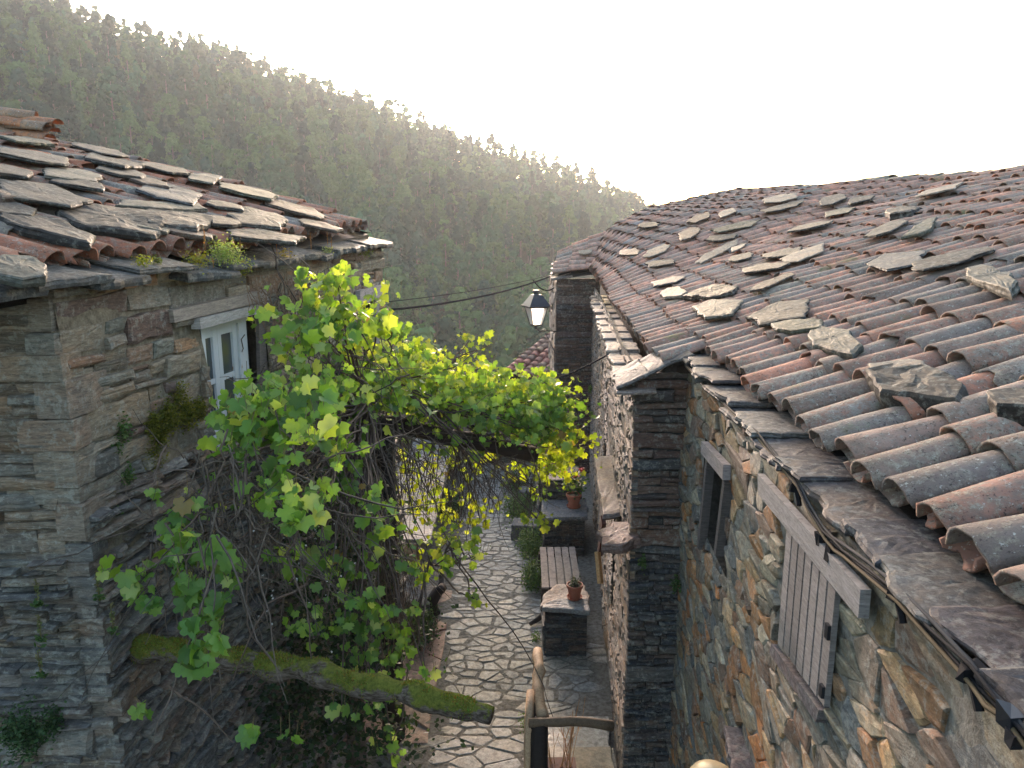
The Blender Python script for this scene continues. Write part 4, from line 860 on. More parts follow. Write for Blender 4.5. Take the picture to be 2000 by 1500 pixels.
m_ = MB(); slab(m_, [(.40, 8.95, .66), (.99, 8.82, .67), (1.0, 9.15, .67), (.62, 9.2, .66), (.42, 9.05, .65)], (0, 0, 1), .06, (.27, .29, .31), .06, 2, .3); slab(m_, [(.37, 9.0, .64), (.65, 9.18, .65), (1.0, 9.15, .65), (1.0, 9.62, .65), (.6, 9.62, .65), (.40, 9.3, .64)], (0, 0, 1), .05, (.30, .25, .21), .06, 5, .2); m_.build('top_slab', MT['slate'], e)
e = dry_box(.55, 1.22, 12.0, 13.3, .68, 'stone_ledge', 'dark stone ledge behind the bench carrying the red geranium pot', 'stone ledge', 95)
m_ = MB(); slab(m_, [(.5, 11.9, .72), (1.26, 11.9, .73), (1.3, 12.75, .73), (.52, 12.75, .72)], (0, 0, 1), .07, (.17, .18, .2), .05, 2, .2); m_.build('top_slab', MT['slate'], e)
e = dry_box(.5, 1.24, 12.8, 13.6, 1.12, 'stone_step', 'dark masonry step behind the geranium pot', 'stone step', 97)
for i, (px, py) in enumerate(((1037, 955), (1028, 1020))):
    p = PZ(px, py, .28); m_ = MB(); slab(m_, [p + np.array(q) for q in ((-.25, -.15, 0), (.25, -.18, 0), (.28, .2, 0), (-.2, .22, 0))], (0, 0, 1), .28, (.16, .17, .19), .08, i, .1)
    tag(m_.build('slate_step', MT['slate'], None, p), ['flat grey slate step farthest along the planted edge', 'flat grey slate step nearer along the planted edge'][i], 'step')
# bench
bz = .42; B = empty('wooden_bench', (.72, 10.6, 0), 'brown slatted wooden bench beside the lane between two stone blocks', 'bench')
for i in range(5):
    m_ = MB(); x = .475 + i * .115; plank(m_, (x, 9.95, bz), (x + .02, 11.35, bz), .098, .028, np.array([1, 0, 0]), [(.95, .8, .75), (1.0, .85, .8), (.85, .75, .7), (.9, .8, .75), (.75, .68, .65)][i]); m_.build('slat', MT['wood_grey'], B)
for y_ in (10.05, 11.2):
    m_ = MB(); plank(m_, (.42, y_, bz - .05), (1.03, y_, bz - .05), .08, .06, np.array([0, 1, 0]), (.7, .6, .55)); m_.build('bearer', MT['wood_dark'], B)
    for x in (.45, 1.0): m_ = MB(); box(m_, x, y_, .17, .07, .07, .36); m_.build('leg', MT['wood_dark'], B)
def pot(x, y, z, r, label, kind):
    e = empty('flower_pot', (x, y, z), label, 'flower pot'); h = r * 1.75; m_ = MB()
    lathe(m_, (x, y, z + .012), [(0, 0), (r * .66, 0), (r * .92, h * .8), (r, h * .8), (r * 1.04, h * .84), (r * 1.02, h), (r * .92, h), (r * .88, h * .86), (0, h * .86)], 24, (1, 1, 1)); m_.build('body', MT['terracotta'], e, smooth=False)
    m_ = MB(); lathe(m_, (x, y, z), [(0, .0), (r * .85, 0), (r * .98, .03), (r * .92, .03), (r * .8, .01), (0, .01)], 24); m_.build('saucer', MT['terracotta'], e)
    m_ = MB(); lathe(m_, (x, y, z + h * .9), [(r * .9, 0), (r * .5, .01), (0, .012)], 16); m_.build('soil', MT['soil'], e); return e, z + h
LEAFA = [(0, 1.), (13, .80), (24, .74), (34, .86), (47, .96), (58, .84), (70, .66), (84, .72), (98, .84), (112, .76), (128, .62), (146, .60), (162, .52), (176, .22)]
def leaf_tpl(fold=.18, cup=.22):
    pts = [(0, 0)]
    full = [(a, r) for a, r in LEAFA] + [(360 - a, r) for a, r in LEAFA[::-1][:-1]]
    for i, (a, r) in enumerate(full): r2 = r * (1 + .05 * (-1) ** i); pts.append((r2 * math.sin(rad(a)), -r2 * math.cos(rad(a))))
    pts = np.array(pts); z = fold * np.abs(pts[:, 0]) - cup * (pts ** 2).sum(1)
    V = np.column_stack([pts, z]) * .6; V[:, 1] -= .0; n = len(V) - 1
    return V, np.array([(0, 1 + i, 1 + (i + 1) % n) for i in range(n)])
LTP = [leaf_tpl(.18, .22), leaf_tpl(-.15, .45), leaf_tpl(.5, .1), leaf_tpl(.3, -.35), leaf_tpl(.75, .2)]
def put_leaf(mb, p, size, nrm, tip, col, tp, stalk=True):
    n = norm(nrm); t = np.asarray(tip, float); t = norm(t - np.dot(t, n) * n); x = np.cross(-t, n); V, idx = tp
    W_ = np.outer(V[:, 0], x) + np.outer(V[:, 1], -t) * -1 * -1 + np.outer(V[:, 2], n)
    mb.addq(p + W_ * size, idx, col)
def small_foliage(mb, c, rx, ry, rz, n, size, cols, R, flat=.5):
    V = np.zeros((n, 4, 3)); CC = np.ones((n * 4, 4))
    for i in range(n):
        d = np.array([R.gauss(0, .5), R.gauss(0, .5), R.gauss(0, .5)]); p = np.array(c) + d * (rx, ry, rz); u = norm([R.gauss(0, 1), R.gauss(0, 1), R.gauss(0, flat)]); w_ = norm(np.cross(u, [R.gauss(0, .6), R.gauss(0, .6), 1])); s_ = size * R.uniform(.6, 1.3)
        V[i] = [p - u * s_ * .5, p + w_ * s_ * .35, p + u * s_ * .5, p - w_ * s_ * .35]; CC[i * 4:i * 4 + 4, :3] = np.array(R.choice(cols)) * R.uniform(.7, 1.3)
    mb.addq(V.reshape(-1, 3), np.arange(n * 4).reshape(-1, 4), CC)
Rg = random.Random(12)
GR = [(.05, .10, .03), (.07, .13, .03), (.035, .075, .03)]
e, zt = pot(.82, 9.18, .665, .107, 'terracotta pot with small dark plant on the pale stone block', 0)
m_ = MB(); small_foliage(m_, (.82, 9.18, zt + .03), .07, .07, .07, 160, .035, [(.04, .06, .035), (.05, .07, .04)], Rg)
for _ in range(10): tube(m_, [(.82, 9.18, zt - .03), (.82 + Rg.uniform(-.08, .08), 9.18 + Rg.uniform(-.08, .08), zt + .1)], .003, 4, (.1, .1, .06, 0))
m_.build('plant', MT['small'], e)
e, zt = pot(1.06, 12.35, .73, .13, 'terracotta pot with tall red flowering geranium on the stone ledge', 0)
m_ = MB(); small_foliage(m_, (1.06, 12.4, zt + .2), .2, .2, .24, 420, .06, GR, Rg); m_.build('plant', MT['small'], e)
for (dx, dz) in ((.12, .46), (-.2, .40), (.02, .36)):
    m_ = MB(); small_foliage(m_, (1.06 + dx, 12.3, zt + dz), .05, .05, .04, 60, .035, [(.9, .9, .9)], Rg); m_.build('flower', MT['red'], e)
# landing, rail and planter in front of the corner
m_ = MB(); gm = lambda u, v, d: (u, v, .06 + d)
stones(m_, lambda u, v, d: (u, v, .17 + d), .33, 5.6, 1.03, 6.9, .36, 1.2, .008, .03, [(.30, .27, .23), (.27, .24, .19), (.34, .30, .25)], seed=19, bev=.05); hexa(m_, [(.33, 5.5, -.02), (1.04, 5.5, -.02), (1.04, 6.9, -.02), (.33, 6.9, -.02), (.33, 5.5, .17), (1.04, 5.5, .17), (1.04, 6.9, .17), (.33, 6.9, .17)], (.25, .23, .2))
tag(m_.build('landing', MT['flag']), kind='structure')
m_ = MB(); slab(m_, [(.36, 6.95, .12), (1.04, 6.95, .12), (1.06, 7.5, .12), (.36, 7.45, .12)], (0, 0, 1), .12, (.33, .32, .30), .04, 2, .1); tag(m_.build('step', MT['flag']), kind='structure')
RZ = .95
F0 = P(1040, 1412, 5.65); F1 = P(1196, 1418, 5.75); F2 = P(1050, 1272, 6.7)
fe_ = empty('log_railing', (F0[0], F0[1], 0), 'rustic log railing with peeled pale and dark rails round the landing', 'railing')
m_ = MB(); tube(m_, curve(F0 + (-.03, 0, 0), F1, 6, -.03, .008), [.038, .036, .04, .04, .042, .044, .048], 9, (.35, .32, .3, 0), wob=.06); m_.build('rail', MT['wood_tan'], fe_, smooth=True)
m_ = MB(); q = [F2 + (0, .04, -.03)]
for a_, b_ in ((F2, P(1053, 1300, 6.4)), (P(1053, 1300, 6.4), P(1050, 1345, 6.1)), (P(1050, 1345, 6.1), P(1062, 1402, 5.75))): q += curve(a_, b_, 4, 0, .008)[:-1]
q.append(P(1062, 1402, 5.75)); tube(m_, q, [.028, .045] + [.05 + .007 * math.sin(i * 1.9) for i in range(len(q) - 2)], 11, (1.15, 1.05, .95, 0), wob=.13); m_.build('rail', MT['wood_tan'], fe_, smooth=True)
m_ = MB(); tube(m_, [(F0[0] + .06, F0[1] + .05, 0), F0 + (.06, .05, -.02)], [.085, .075], 8, (.25, .22, .2, 0), wob=.08); m_.build('post', MT['wood_dark'], fe_, smooth=True)
m_ = MB(); tube(m_, [(F0[0] - .03, F0[1] + .3, 0), P(1033, 1420, 5.7), P(1036, 1350, 6.0)], [.045, .04, .035], 8, (1.2, 1.1, 1, 0), wob=.08); m_.build('post', MT['wood_tan'], fe_, smooth=True)
m_ = MB(); tube(m_, [(F2[0], F2[1], 0), F2], [.05, .045], 8, (.5, .45, .42, 0), wob=.06); m_.build('post', MT['wood_dark'], fe_, smooth=True)
p = PZ(1095, 1496, .48); pl = empty('red_planter', (p[0], p[1], 0), 'dark red planter with bare twigs behind the log railing', 'planter')
m_ = MB(); box(m_, p[0], p[1], .33, .26, .2, .3); box(m_, p[0], p[1], .47, .29, .23, .03); m_.build('box', MT['wood_red'], pl)
m_ = MB()
for _ in range(16):
    a = np.array([p[0] + Rg.uniform(-.1, .1), p[1] + Rg.uniform(-.06, .06), .48]); b = a + np.array([Rg.uniform(-.12, .2), Rg.uniform(-.1, .2), Rg.uniform(.3, .75)]); c = curve(a, b, 4, 0, .012); tube(m_, c, [.005, .004, .0035, .003, .002], 4, (1.6, 1.2, .9, 0)); tube(m_, [c[2], c[2] + np.array([Rg.uniform(-.1, .1), 0, .15])], .002, 3, (1.6, 1.2, .9, 0))
m_.build('twig', MT['wood_tan'], pl)
a = P(1418, 1418, 4.9); m_ = MB(); nn = nw(1415, 1500)
q = [nw(1416, 1414, -.30), nw(1518, 1414, -.02), nw(1562, 1504, -.02), nw(1440, 1504, -.32)]; zz = min(p[2] for p in q); zz = 2.55
q = [PZ(1416, 1416, zz), PZ(1518, 1416, zz), PZ(1590, 1560, zz), PZ(1430, 1560, zz)]; slab(m_, q, (0, 0, 1), .06, (.20, .165, .16), .05, 3, .2); m_.build('door_canopy', MT['slate'], H)
p = P(1392, 1496, 3.3); wl = empty('dome_lamp', p, 'cream enamel dome lamp shade at the bottom of the near right wall', 'lamp'); m_ = MB(); lathe(m_, p + np.array([0, 0, -.1]), [(.125, 0), (.12, .03), (.10, .06), (.06, .085), (.02, .098), (0, .1)], 28); m_.build('shade', MT['cream'], wl, smooth=True)
m_ = MB(); tube(m_, [p + np.array([0, 0, -.09]), p + np.array([.1, .1, -.2]), np.array([NEARW[0] + .07 * (p[1] + .1) - .01, p[1] + .1, p[2] - .22])], .012, 6); m_.build('arm', MT['metal_black'], wl)

# ------------------------------------------------------------------ farther buildings and lane end
FH = empty('distant_house', (2, 24, -1), 'distant low house with pinkish tiled roof behind the lantern', 'house')
rr_ = Roof([[P(980, 732, 18.6), P(1034, 688, 20.6), P(1088, 644, 22.8)], [P(1150, 770, 18.0), P(1190, 708, 20.0), P(1230, 646, 22.2)]], np.array([0., 2.4]))
m_ = MB(); deck(m_, rr_, 0, 2.4, lambda a: 0., (.08, .06, .05), 6, 4); r_ = m_.build('roof', MT['wood_dark'], FH); m_ = MB(); tiling(m_, rr_, .08, 2.3, lambda a: .02, .97, .23, .46, lambda p, R: (.36 * R.uniform(.7, 1.2), .17, .13, .2), 5); m_.build('tiles', MT['tile'], r_, smooth=True)
m_ = MB(); a_, b_, c_, d_ = rr_.at(0.2, .05), rr_.at(.2, 1), rr_.at(2.3, 1), rr_.at(2.3, .05); hexa(m_, [(q[0], q[1], -4) for q in (a_, b_, c_, d_)] + [q - np.array([0, 0, .12]) for q in (a_, b_, c_, d_)], (.17, .13, .11)); m_.build('wall', MT['mortar'], FH)
ew = facemap(17.2, -1, .03, 6); m_ = MB(); bed(m_, ew, -3.2, 0, .9, 1.7, (.12, .10, .085)); stones(m_, ew, -3.2, 0, .9, 1.7, .28, 2.2, .01, .05, REDB + BROWN, seed=44, tilt=.02)
hexa(m_, [(-3.2, 17.21, 0), (.9, 17.21, 0), (.9, 17.7, 0), (-3.2, 17.7, 0), (-3.2, 17.21, 1.72), (.9, 17.21, 1.72), (.9, 17.7, 1.72), (-3.2, 17.7, 1.72)], (.12, .1, .09)); tag(m_.build('stone_wall', MT['wall_brown'], None, (-1, 17.2, 0)), 'low brown stone wall closing the far end of the lane', 'wall')
m_ = MB(); lm = lambda u, v, d: (-1.25 - .02 * u + d + .03 * mn.noise(Vector((u, v, 3))), u, v); bed(m_, lm, 10.8, 0, 17.0, .75, (.08, .075, .07)); stones(m_, lm, 10.8, 0, 17, .75, .24, 2.4, .008, .04, BROWN, seed=46, tilt=.02); stones(m_, lambda u, v, d: (-2.2 + v * .95, u, .74 + d), 10.8, 0, 17, 1, .5, 1.4, .008, .04, SLATE, seed=47, bev=.06)
stones(m_, lambda u, v, d: (u, 10.8 - d, v), -2.3, 0, -1.45, .74, .2, 2.4, .008, .04, BROWN, seed=48); hexa(m_, [(-2.3, 10.82, 0), (-1.5, 10.82, 0), (-1.6, 17, 0), (-2.3, 17, 0), (-2.3, 10.82, .73), (-1.5, 10.82, .73), (-1.6, 17, .73), (-2.3, 17, .73)], (.07, .07, .06))
tag(m_.build('retaining_wall', MT['wall_brown'], None, (-1.6, 12, 0)), 'low slate topped wall along the left of the lane behind the vine', 'wall')
# ------------------------------------------------------------------ beams of the pergola
m_ = MB(); a, b = lw(228, 1262, -.05), P(960, 1398, 3.55)
pts = curve(a, b, 60, -.06, 0); r0 = []
for i in range(61): t = i / 60; pts[i] = pts[i] + np.array([0, .02 * mn.noise(Vector((t * 9, 1, 1))), .022 * mn.noise(Vector((t * 8, 5, 1)))]); r0.append((.074 - .012 * t) * (1 + .35 * mn.noise(Vector((t * 16, 3, 3)))) * (1 if t < .965 else .75))
tube(m_, pts, r0, 22, wob=.06); lg = tag(m_.build('mossy_log', MT['log'], None, a, smooth=True), 'thick moss covered log jutting from the cottage wall at lower left', 'log')
m_ = MB(); Rg = random.Random(5)
for i in range(11000):
    t = Rg.random() * 58; k = int(t); f = t - k; c = pts[k] + (pts[k + 1] - pts[k]) * f; r = r0[k] * (1 - f) + r0[k + 1] * f; an = Rg.gauss(0, .95); ax = norm(b - a); side = norm(np.cross(ax, (0, 0, 1))); d = side * math.sin(an) + np.array([0, 0, 1]) * math.cos(an); p = c + d * r * .98
    if mn.noise(Vector(p * 9)) < -.02: continue
    e = p + norm(d + np.array([Rg.gauss(0, .5), Rg.gauss(0, .5), Rg.gauss(0, .5)])) * Rg.uniform(.008, .022); s_ = norm(np.cross(d, [Rg.gauss(0, 1) for _ in range(3)])) * .003; m_.add([p - s_, p + s_, e], [(0, 1, 2)], (.16 * Rg.uniform(.4, 1.5), .17 * Rg.uniform(.5, 1.4), .03, 0))
m_.build('moss', MT['small'], lg)
m_ = MB(); a, b = P(690, 815, 7.3), P(1045, 888, 8.0); tube(m_, curve(a, b, 8, 0, .015), [.09] * 9, 10, (.5, .42, .4, 0), wob=.08); tag(m_.build('pergola_beam', MT['wood_dark'], None, a, smooth=True), 'dark horizontal pergola beam carrying the vine across the lane', 'beam')
m_ = MB(); a, b = P(600, 760, 6.3), P(1000, 790, 9.2); tube(m_, curve(a, b, 8, 0, .015), .04, 8, (.5, .42, .4, 0), wob=.08); tag(m_.build('pergola_pole', MT['wood_dark'], None, a, smooth=True), 'thin dark pergola pole hidden in the upper vine leaves', 'pole')
pb = P(748, 840, 7.3); m_ = MB(); tube(m_, [(pb[0], pb[1], 0), (pb[0] + .02, pb[1], 1.2), (pb[0], pb[1], pb[2])], [.13, .11, .09], 10, (.4, .35, .32, 0), wob=.08); tag(m_.build('pergola_post', MT['wood_dark'], None, (pb[0], pb[1], 0), smooth=True), 'dark upright pergola post wrapped in vine stems', 'post')
# ------------------------------------------------------------------ the grape vine
R = random.Random(2024)
VN = empty('grape_vine', (-1.6, 6.6, 0), 'large grape vine with bright green backlit leaves sprawling over the pergola', 'vine')
G1 = [(.18, .31, .055), (.13, .26, .05), (.23, .36, .07), (.10, .21, .05)]; G2 = [(.27, .38, .05), (.22, .34, .05), (.34, .42, .07), (.15, .27, .05)]; GY = 0; G3 = [(.26, .35, .035), (.32, .38, .04), (.18, .27, .03)]; G0 = [(.14, .26, .06), (.18, .31, .07), (.10, .21, .05)]
BL = [(640, 575, 85, 45, 5.7, 60, .155, G2), (625, 625, 100, 45, 5.6, 75, .155, G1), (600, 670, 75, 30, 5.4, 34, .15, G1), (655, 540, 45, 22, 5.6, 16, .14, G2), (590, 545, 12, 12, 5.6, 4, .15, G2), (745, 615, 28, 50, 6.2, 16, .16, G2), (700, 650, 60, 40, 6.4, 40, .14, G2),
 (485, 795, 45, 50, 4.3, 36, .155, G1), (440, 835, 40, 30, 4.3, 18, .15, G1), (545, 750, 38, 32, 4.8, 24, .14, G1), (540, 840, 60, 40, 4.5, 30, .145, G1), (660, 760, 60, 45, 5.4, 50, .13, G1), (470, 880, 30, 30, 4.2, 16, .14, G0), (590, 800, 75, 60, 4.6, 55, .155, G1), (595, 855, 40, 25, 3.9, 10, .17, G2), (650, 870, 45, 35, 4.6, 20, .14, G0), (540, 900, 40, 40, 4.2, 16, .14, G0), (520, 950, 35, 35, 4.1, 14, .14, G1),
 (575, 990, 45, 40, 3.8, 22, .15, G1), (570, 1020, 25, 18, 3.7, 8, .16, G2), (630, 960, 35, 35, 4.0, 10, .13, G1), (700, 730, 90, 45, 6.6, 90, .14, G1), (720, 780, 90, 40, 6.4, 60, .14, G1), (800, 690, 40, 35, 7.2, 40, .14, G2), (820, 740, 110, 45, 7.6, 190, .135, G2), (850, 790, 110, 40, 7.4, 120, .14, G1),
 (950, 765, 100, 36, 8.0, 200, .135, G2), (960, 800, 110, 35, 7.7, 120, .14, G1), (1060, 780, 55, 34, 8.2, 100, .14, G2), (1080, 800, 45, 45, 8.0, 90, .14, G1), (1040, 830, 60, 30, 7.7, 60, .14, G1), (1095, 860, 45, 25, 8.0, 40, .13, G3), (1150, 862, 22, 12, 8.0, 9, .14, G3), (1085, 900, 50, 25, 8.3, 40, .12, G3), (870, 735, 130, 45, 8.6, 150, .13, G2),
 (920, 685, 30, 22, 8.0, 14, .13, G3), (955, 668, 12, 22, 8.0, 6, .13, G3), (913, 655, 9, 9, 8.0, 3, .13, G3), (770, 650, 30, 25, 8.6, 30, .12, G1), (890, 900, 150, 35, 9.3, 70, .115, G3), (830, 960, 80, 70, 9.3, 85, .115, G3), (870, 1010, 70, 40, 9.2, 45, .11, G3), (1070, 925, 60, 25, 8.6, 40, .115, G3), (1060, 960, 35, 20, 8.6, 14, .11, G0),
 (750, 1010, 38, 45, 4.6, 12, .155, G1), (735, 970, 22, 22, 4.5, 5, .15, G0), (750, 1035, 25, 12, 4.6, 5, .16, G2), (385, 1085, 55, 40, 3.7, 30, .14, G0), (340, 1070, 30, 30, 3.7, 10, .13, G0), (270, 1135, 35, 30, 3.6, 12, .16, G0), (210, 1105, 16, 14, 3.5, 4, .12, G1), (290, 1180, 30, 18, 3.6, 9, .13, G0), (380, 1150, 45, 25, 3.6, 16, .14, G0), (410, 1200, 30, 25, 3.5, 9, .14, G0),
 (370, 1225, 25, 18, 3.4, 5, .15, G0), (375, 1285, 30, 25, 3.4, 7, .18, G0), (420, 1255, 20, 15, 3.4, 4, .15, G0), (300, 960, 14, 10, 3.9, 3, .14, G0), (355, 985, 22, 14, 3.9, 4, .14, G0), (400, 975, 15, 15, 3.9, 2, .13, G0), (700, 1180, 60, 35, 4.7, 22, .135, G0), (640, 1210, 45, 30, 4.6, 14, .13, G0), (740, 1230, 60, 30, 4.9, 22, .13, G0), (800, 1100, 30, 30, 5.4, 10, .12, G1),
 (720, 1290, 60, 30, 4.9, 24, .12, G0), (600, 1230, 40, 30, 4.5, 14, .13, G1), (660, 1120, 45, 30, 4.9, 18, .12, G1), (560, 1080, 30, 30, 4.3, 10, .13, G1), (790, 1260, 40, 40, 5.2, 18, .12, G1), (450, 1120, 25, 30, 4.0, 8, .13, G0), (840, 1310, 35, 25, 4.9, 8, .13, G0), (790, 1190, 25, 20, 5, 6, .12, G1), (510, 1435, 35, 16, 3.5, 5, .15, G0), (560, 1440, 18, 10, 3.5, 3, .14, G0), (670, 1385, 25, 15, 4.2, 4, .14, G0), (770, 1440, 35, 45, 5.2, 10, .12, G0), (720, 1370, 50, 20, 4.6, 7, .13, G0), (270, 1390, 20, 15, 3.6, 3, .13, G0),
 (880, 1060, 45, 28, 6.2, 26, .12, G2), (890, 1100, 45, 20, 6.2, 16, .12, G1), (925, 1080, 25, 35, 6.2, 14, .11, G2), (840, 1090, 30, 25, 6.2, 12, .12, G3), (830, 1130, 22, 15, 5.6, 8, .12, G3), (925, 1165, 16, 18, 5.8, 6, .12, G2), (1045, 1010, 28, 12, 7.0, 8, .12, G3), (1075, 1020, 14, 18, 7.0, 6, .13, G3), (975, 985, 22, 16, 8.5, 8, .11, G3), (930, 990, 14, 12, 8.5, 5, .11, G3), (940, 1010, 16, 14, 8.3, 6, .11, G3), (720, 1080, 30, 25, 5.2, 8, .13, G0)]
BL = [(a, b, c, d, e, int(n * (2.3 if e > 6.3 and n > 25 else 1.35)), s_ * .82, q) for (a, b, c, d, e, n, s_, q) in BL] + [(450, 960, 45, 50, 4.6, 14, .12, G0), (350, 1010, 40, 40, 4.0, 12, .12, G0), (620, 1080, 60, 50, 5.0, 30, .12, G0), (680, 940, 50, 60, 5.4, 40, .12, G0), (760, 740, 70, 60, 6.9, 150, .125, G2), (690, 830, 60, 40, 6.2, 50, .125, G1), (590, 730, 35, 30, 5.3, 24, .13, G1), (900, 850, 120, 30, 7.6, 110, .12, G1)]
lf = MB(); st = MB(); centres = []
for (cx, cy, rx, ry, Y, n, sz, pal) in BL:
    c = P(cx, cy, Y); centres.append((c, n)); dY = min(.5, (rx + ry) / 2 / F * Y * 1.1)
    for i in range(n):
        u, v, w_ = [max(-1.9, min(1.9, R.gauss(0, .58))) for _ in range(3)]
        p = P(cx + u * rx, cy + v * ry, Y + w_ * dY); size = sz * (R.uniform(.35, 1.1) if R.random() < .8 else R.uniform(.25, .5))
        nr = norm(np.array([R.gauss(0, .55), R.gauss(-.55, .5), R.gauss(.65, .4)])); tip = (R.gauss(0, .5), R.gauss(-.2, .5), -1)
        col = np.array(R.choice(pal)) * R.uniform(.65, 1.25); col = col if R.random() > .10 else (np.array((.34, .42, .14)) if R.random() < .95 else np.array((.24, .18, .07))); put_leaf(lf, p, size, nr, tip, tuple(col) + (0,), R.choice(LTP))
        if R.random() < .5: q = p + np.array([R.uniform(-.04, .04), R.uniform(0, .06), R.uniform(.02, .10)]); tube(st, [p, q], .0018, 3, (1.6, 1.5, .8, 0), cap=False)
        if size < sz * .5 and R.random() < .15: tube(st, curve(p, p + np.array([R.uniform(-.1, .1), R.uniform(-.1, 0), R.uniform(-.02, .12)]), 3, 0, .01), .0014, 3, (1.8, 2.2, .8, 0), cap=False)
lv = lf.build('leaves', MT['leaf'], VN, smooth=True); lv['kind'] = 'stuff'
root = np.array([-1.62, 6.9, 0]); node = P(720, 800, 6.9)
tr = MB(); tube(tr, curve(root, node, 8, 0, .05), [.09, .08, .075, .07, .065, .06, .055, .05, .045], 8, wob=.1); tube(tr, curve(root + (.1, -.2, 0), P(640, 880, 6.4), 8, 0, .05), [.06, .05, .05, .045, .04, .04, .03, .03, .025], 7, wob=.1); tr.build('trunk', MT['bark'], VN, smooth=True)
for (c, n) in centres:                        # canes reach every cluster from its neighbours
    near = sorted([q for q, m in centres if np.linalg.norm(q - c) > .05], key=lambda q: np.linalg.norm(q - c) + 1.2 * np.linalg.norm(q - node))[:2]
    for q in near[:1 if n < 8 else 2]:
        if np.linalg.norm(q - c) < 2.6: tube(st, curve(q, c + np.array([R.gauss(0, .03), 0, -.03]), 7, R.uniform(-.06, .1), .03), [.011, .010, .009, .008, .007, .006, .005, .004], 5, (.8, .7, .65, 0), cap=False)
TW = [(470, 900, 4.2), (560, 950, 4.3), (620, 1000, 4.8), (640, 820, 5.2), (700, 860, 6.4), (760, 870, 7), (850, 860, 7.5), (900, 850, 7.8), (980, 860, 7.9), (580, 700, 5.6), (660, 700, 6.0), (800, 840, 7.2), (430, 1000, 4), (380, 1050, 3.8), (700, 1000, 6), (560, 560, 6.6)]
for i in range(460):
    cx, cy, Y = R.choice(TW); a = P(cx + R.gauss(0, 55), cy + R.gauss(0, 30), Y + R.uniform(-.3, .5)); L = R.uniform(.2, 1.1); d = norm((R.gauss(.1, .6), R.gauss(0, .3), R.gauss(-.75, .6))); b = a + d * L
    g = R.uniform(.6, 1.6); tube(st, curve(a, b, 6, R.uniform(-.08, .12), .022), [.005 * g, .0045 * g, .004 * g, .0035 * g, .003 * g, .002 * g, .0015], 4, (R.uniform(.6, 1.3),) * 3 + (0,), cap=False)
for i in range(110):                          # fine hanging shoots under the beam
    a = P(R.uniform(760, 1060), R.uniform(870, 930), R.uniform(7.6, 9)); b = a + np.array([R.gauss(0, .12), R.gauss(0, .1), -R.uniform(.2, .9)]); tube(st, curve(a, b, 5, 0, .02), .0035, 4, (.7, .6, .6, 0), cap=False)
for seg in ([(935, 900, 7.6), (925, 960, 7.3), (905, 1010, 7), (870, 1060, 6.6), (850, 1090, 6.4)], [(1030, 870, 7.8), (1060, 950, 7.3), (1050, 1000, 7)], [(870, 1060, 6.3), (930, 1140, 6), (1000, 1230, 5.9), (1062, 1340, 5.7), (1080, 1400, 5.6)], [(600, 1010, 4), (560, 1080, 4), (600, 1190, 3.9), (610, 1300, 3.9)],
            [(480, 880, 4.2), (490, 1050, 3.9), (480, 1180, 3.8), (490, 1240, 3.8), (545, 1310, 3.8)], [(325, 870, 4.3), (300, 930, 4.1), (295, 960, 4)], [(440, 900, 4.1), (390, 1000, 3.9), (340, 1060, 3.7), (350, 1100, 3.6)], [(600, 1140, 4.2), (520, 1180, 3.9), (490, 1240, 3.8), (455, 1330, 3.8)], [(330, 1340, 3.6), (400, 1390, 3.6), (455, 1450, 3.6)]):
    q = [P(*s_) for s_ in seg]; f = []
    for a, b in zip(q[:-1], q[1:]): f += curve(a, b, 3, 0, .01)[:-1]
    f.append(q[-1]); tube(st, f, [.008 - .005 * i / len(f) for i in range(len(f))], 5, (1, .9, .85, 0), cap=False)
for i in range(120):                          # dry root mat under the eave of the cottage
    p = lw(R.uniform(480, 660), R.uniform(528, 590), .10); q = p + np.array([R.uniform(-.02, .1), R.gauss(0, .12), R.uniform(-.32, -.05)]); tube(st, curve(p, q, 4, 0, .025), .0035, 3, (2.2, 1.8, 1.4, 0), cap=False)
for (cx, cy, Y, ln) in ((770, 1120, 5.6, 1.0), (735, 1020, 6, 1.2), (780, 1180, 5.5, .6), (700, 900, 6.4, .9)):
    for i in range(60): p = P(cx + R.gauss(0, 22), cy + R.gauss(0, 30), Y + R.uniform(-.2, .2)); tube(st, curve(p, p + np.array([R.gauss(0, .07), R.gauss(0, .06), -R.uniform(.1, ln * .6)]), 3, 0, .015), .0025, 3, (1.3, 1.1, .9, 0), cap=False)
o = st.build('canes', MT['bark'], VN, smooth=True); o['kind'] = 'stuff'

# ------------------------------------------------------------------ shrubs, wall plants and moss
def plantobj(name, c, label, cat, specs, mat='small', group=None):
    m_ = MB()
    for (px, py, Y, rx, ry, rz, n, s_, cols) in specs: small_foliage(m_, P(px, py, Y), rx, ry, rz, n, s_, cols, R)
    return tag(m_.build(name, MT[mat], None, c), label, cat, group)
DG = [(.03, .05, .025), (.04, .065, .03), (.025, .045, .025)]; MG = [(.07, .12, .04), (.05, .10, .03), (.09, .14, .05)]; SG = [(.12, .19, .05), (.09, .15, .045)]
plantobj('daisy_shrub', (-1.6, 6.4, 0), 'dark leafy shrub dotted with tiny white daisies under the vine', 'shrub', [(620, 1000, 6.4, .5, .4, .6, 1500, .05, DG), (590, 1150, 6.2, .7, .4, .6, 1700, .05, DG), (650, 1280, 6.2, .7, .5, .5, 1500, .055, DG), (700, 1420, 6.0, .7, .5, .4, 1100, .06, DG), (530, 1380, 5.6, .5, .4, .5, 900, .055, DG), (480, 960, 6.0, .3, .2, .4, 500, .04, DG), (720, 1050, 6.6, .35, .3, .5, 600, .05, MG)])
fl = MB()
for _ in range(70): p = P(R.gauss(590, 55), R.gauss(1080, 70), R.uniform(5.3, 5.6)); small_foliage(fl, p, .006, .006, .006, 5, .016, [(1, 1, 1)], R)
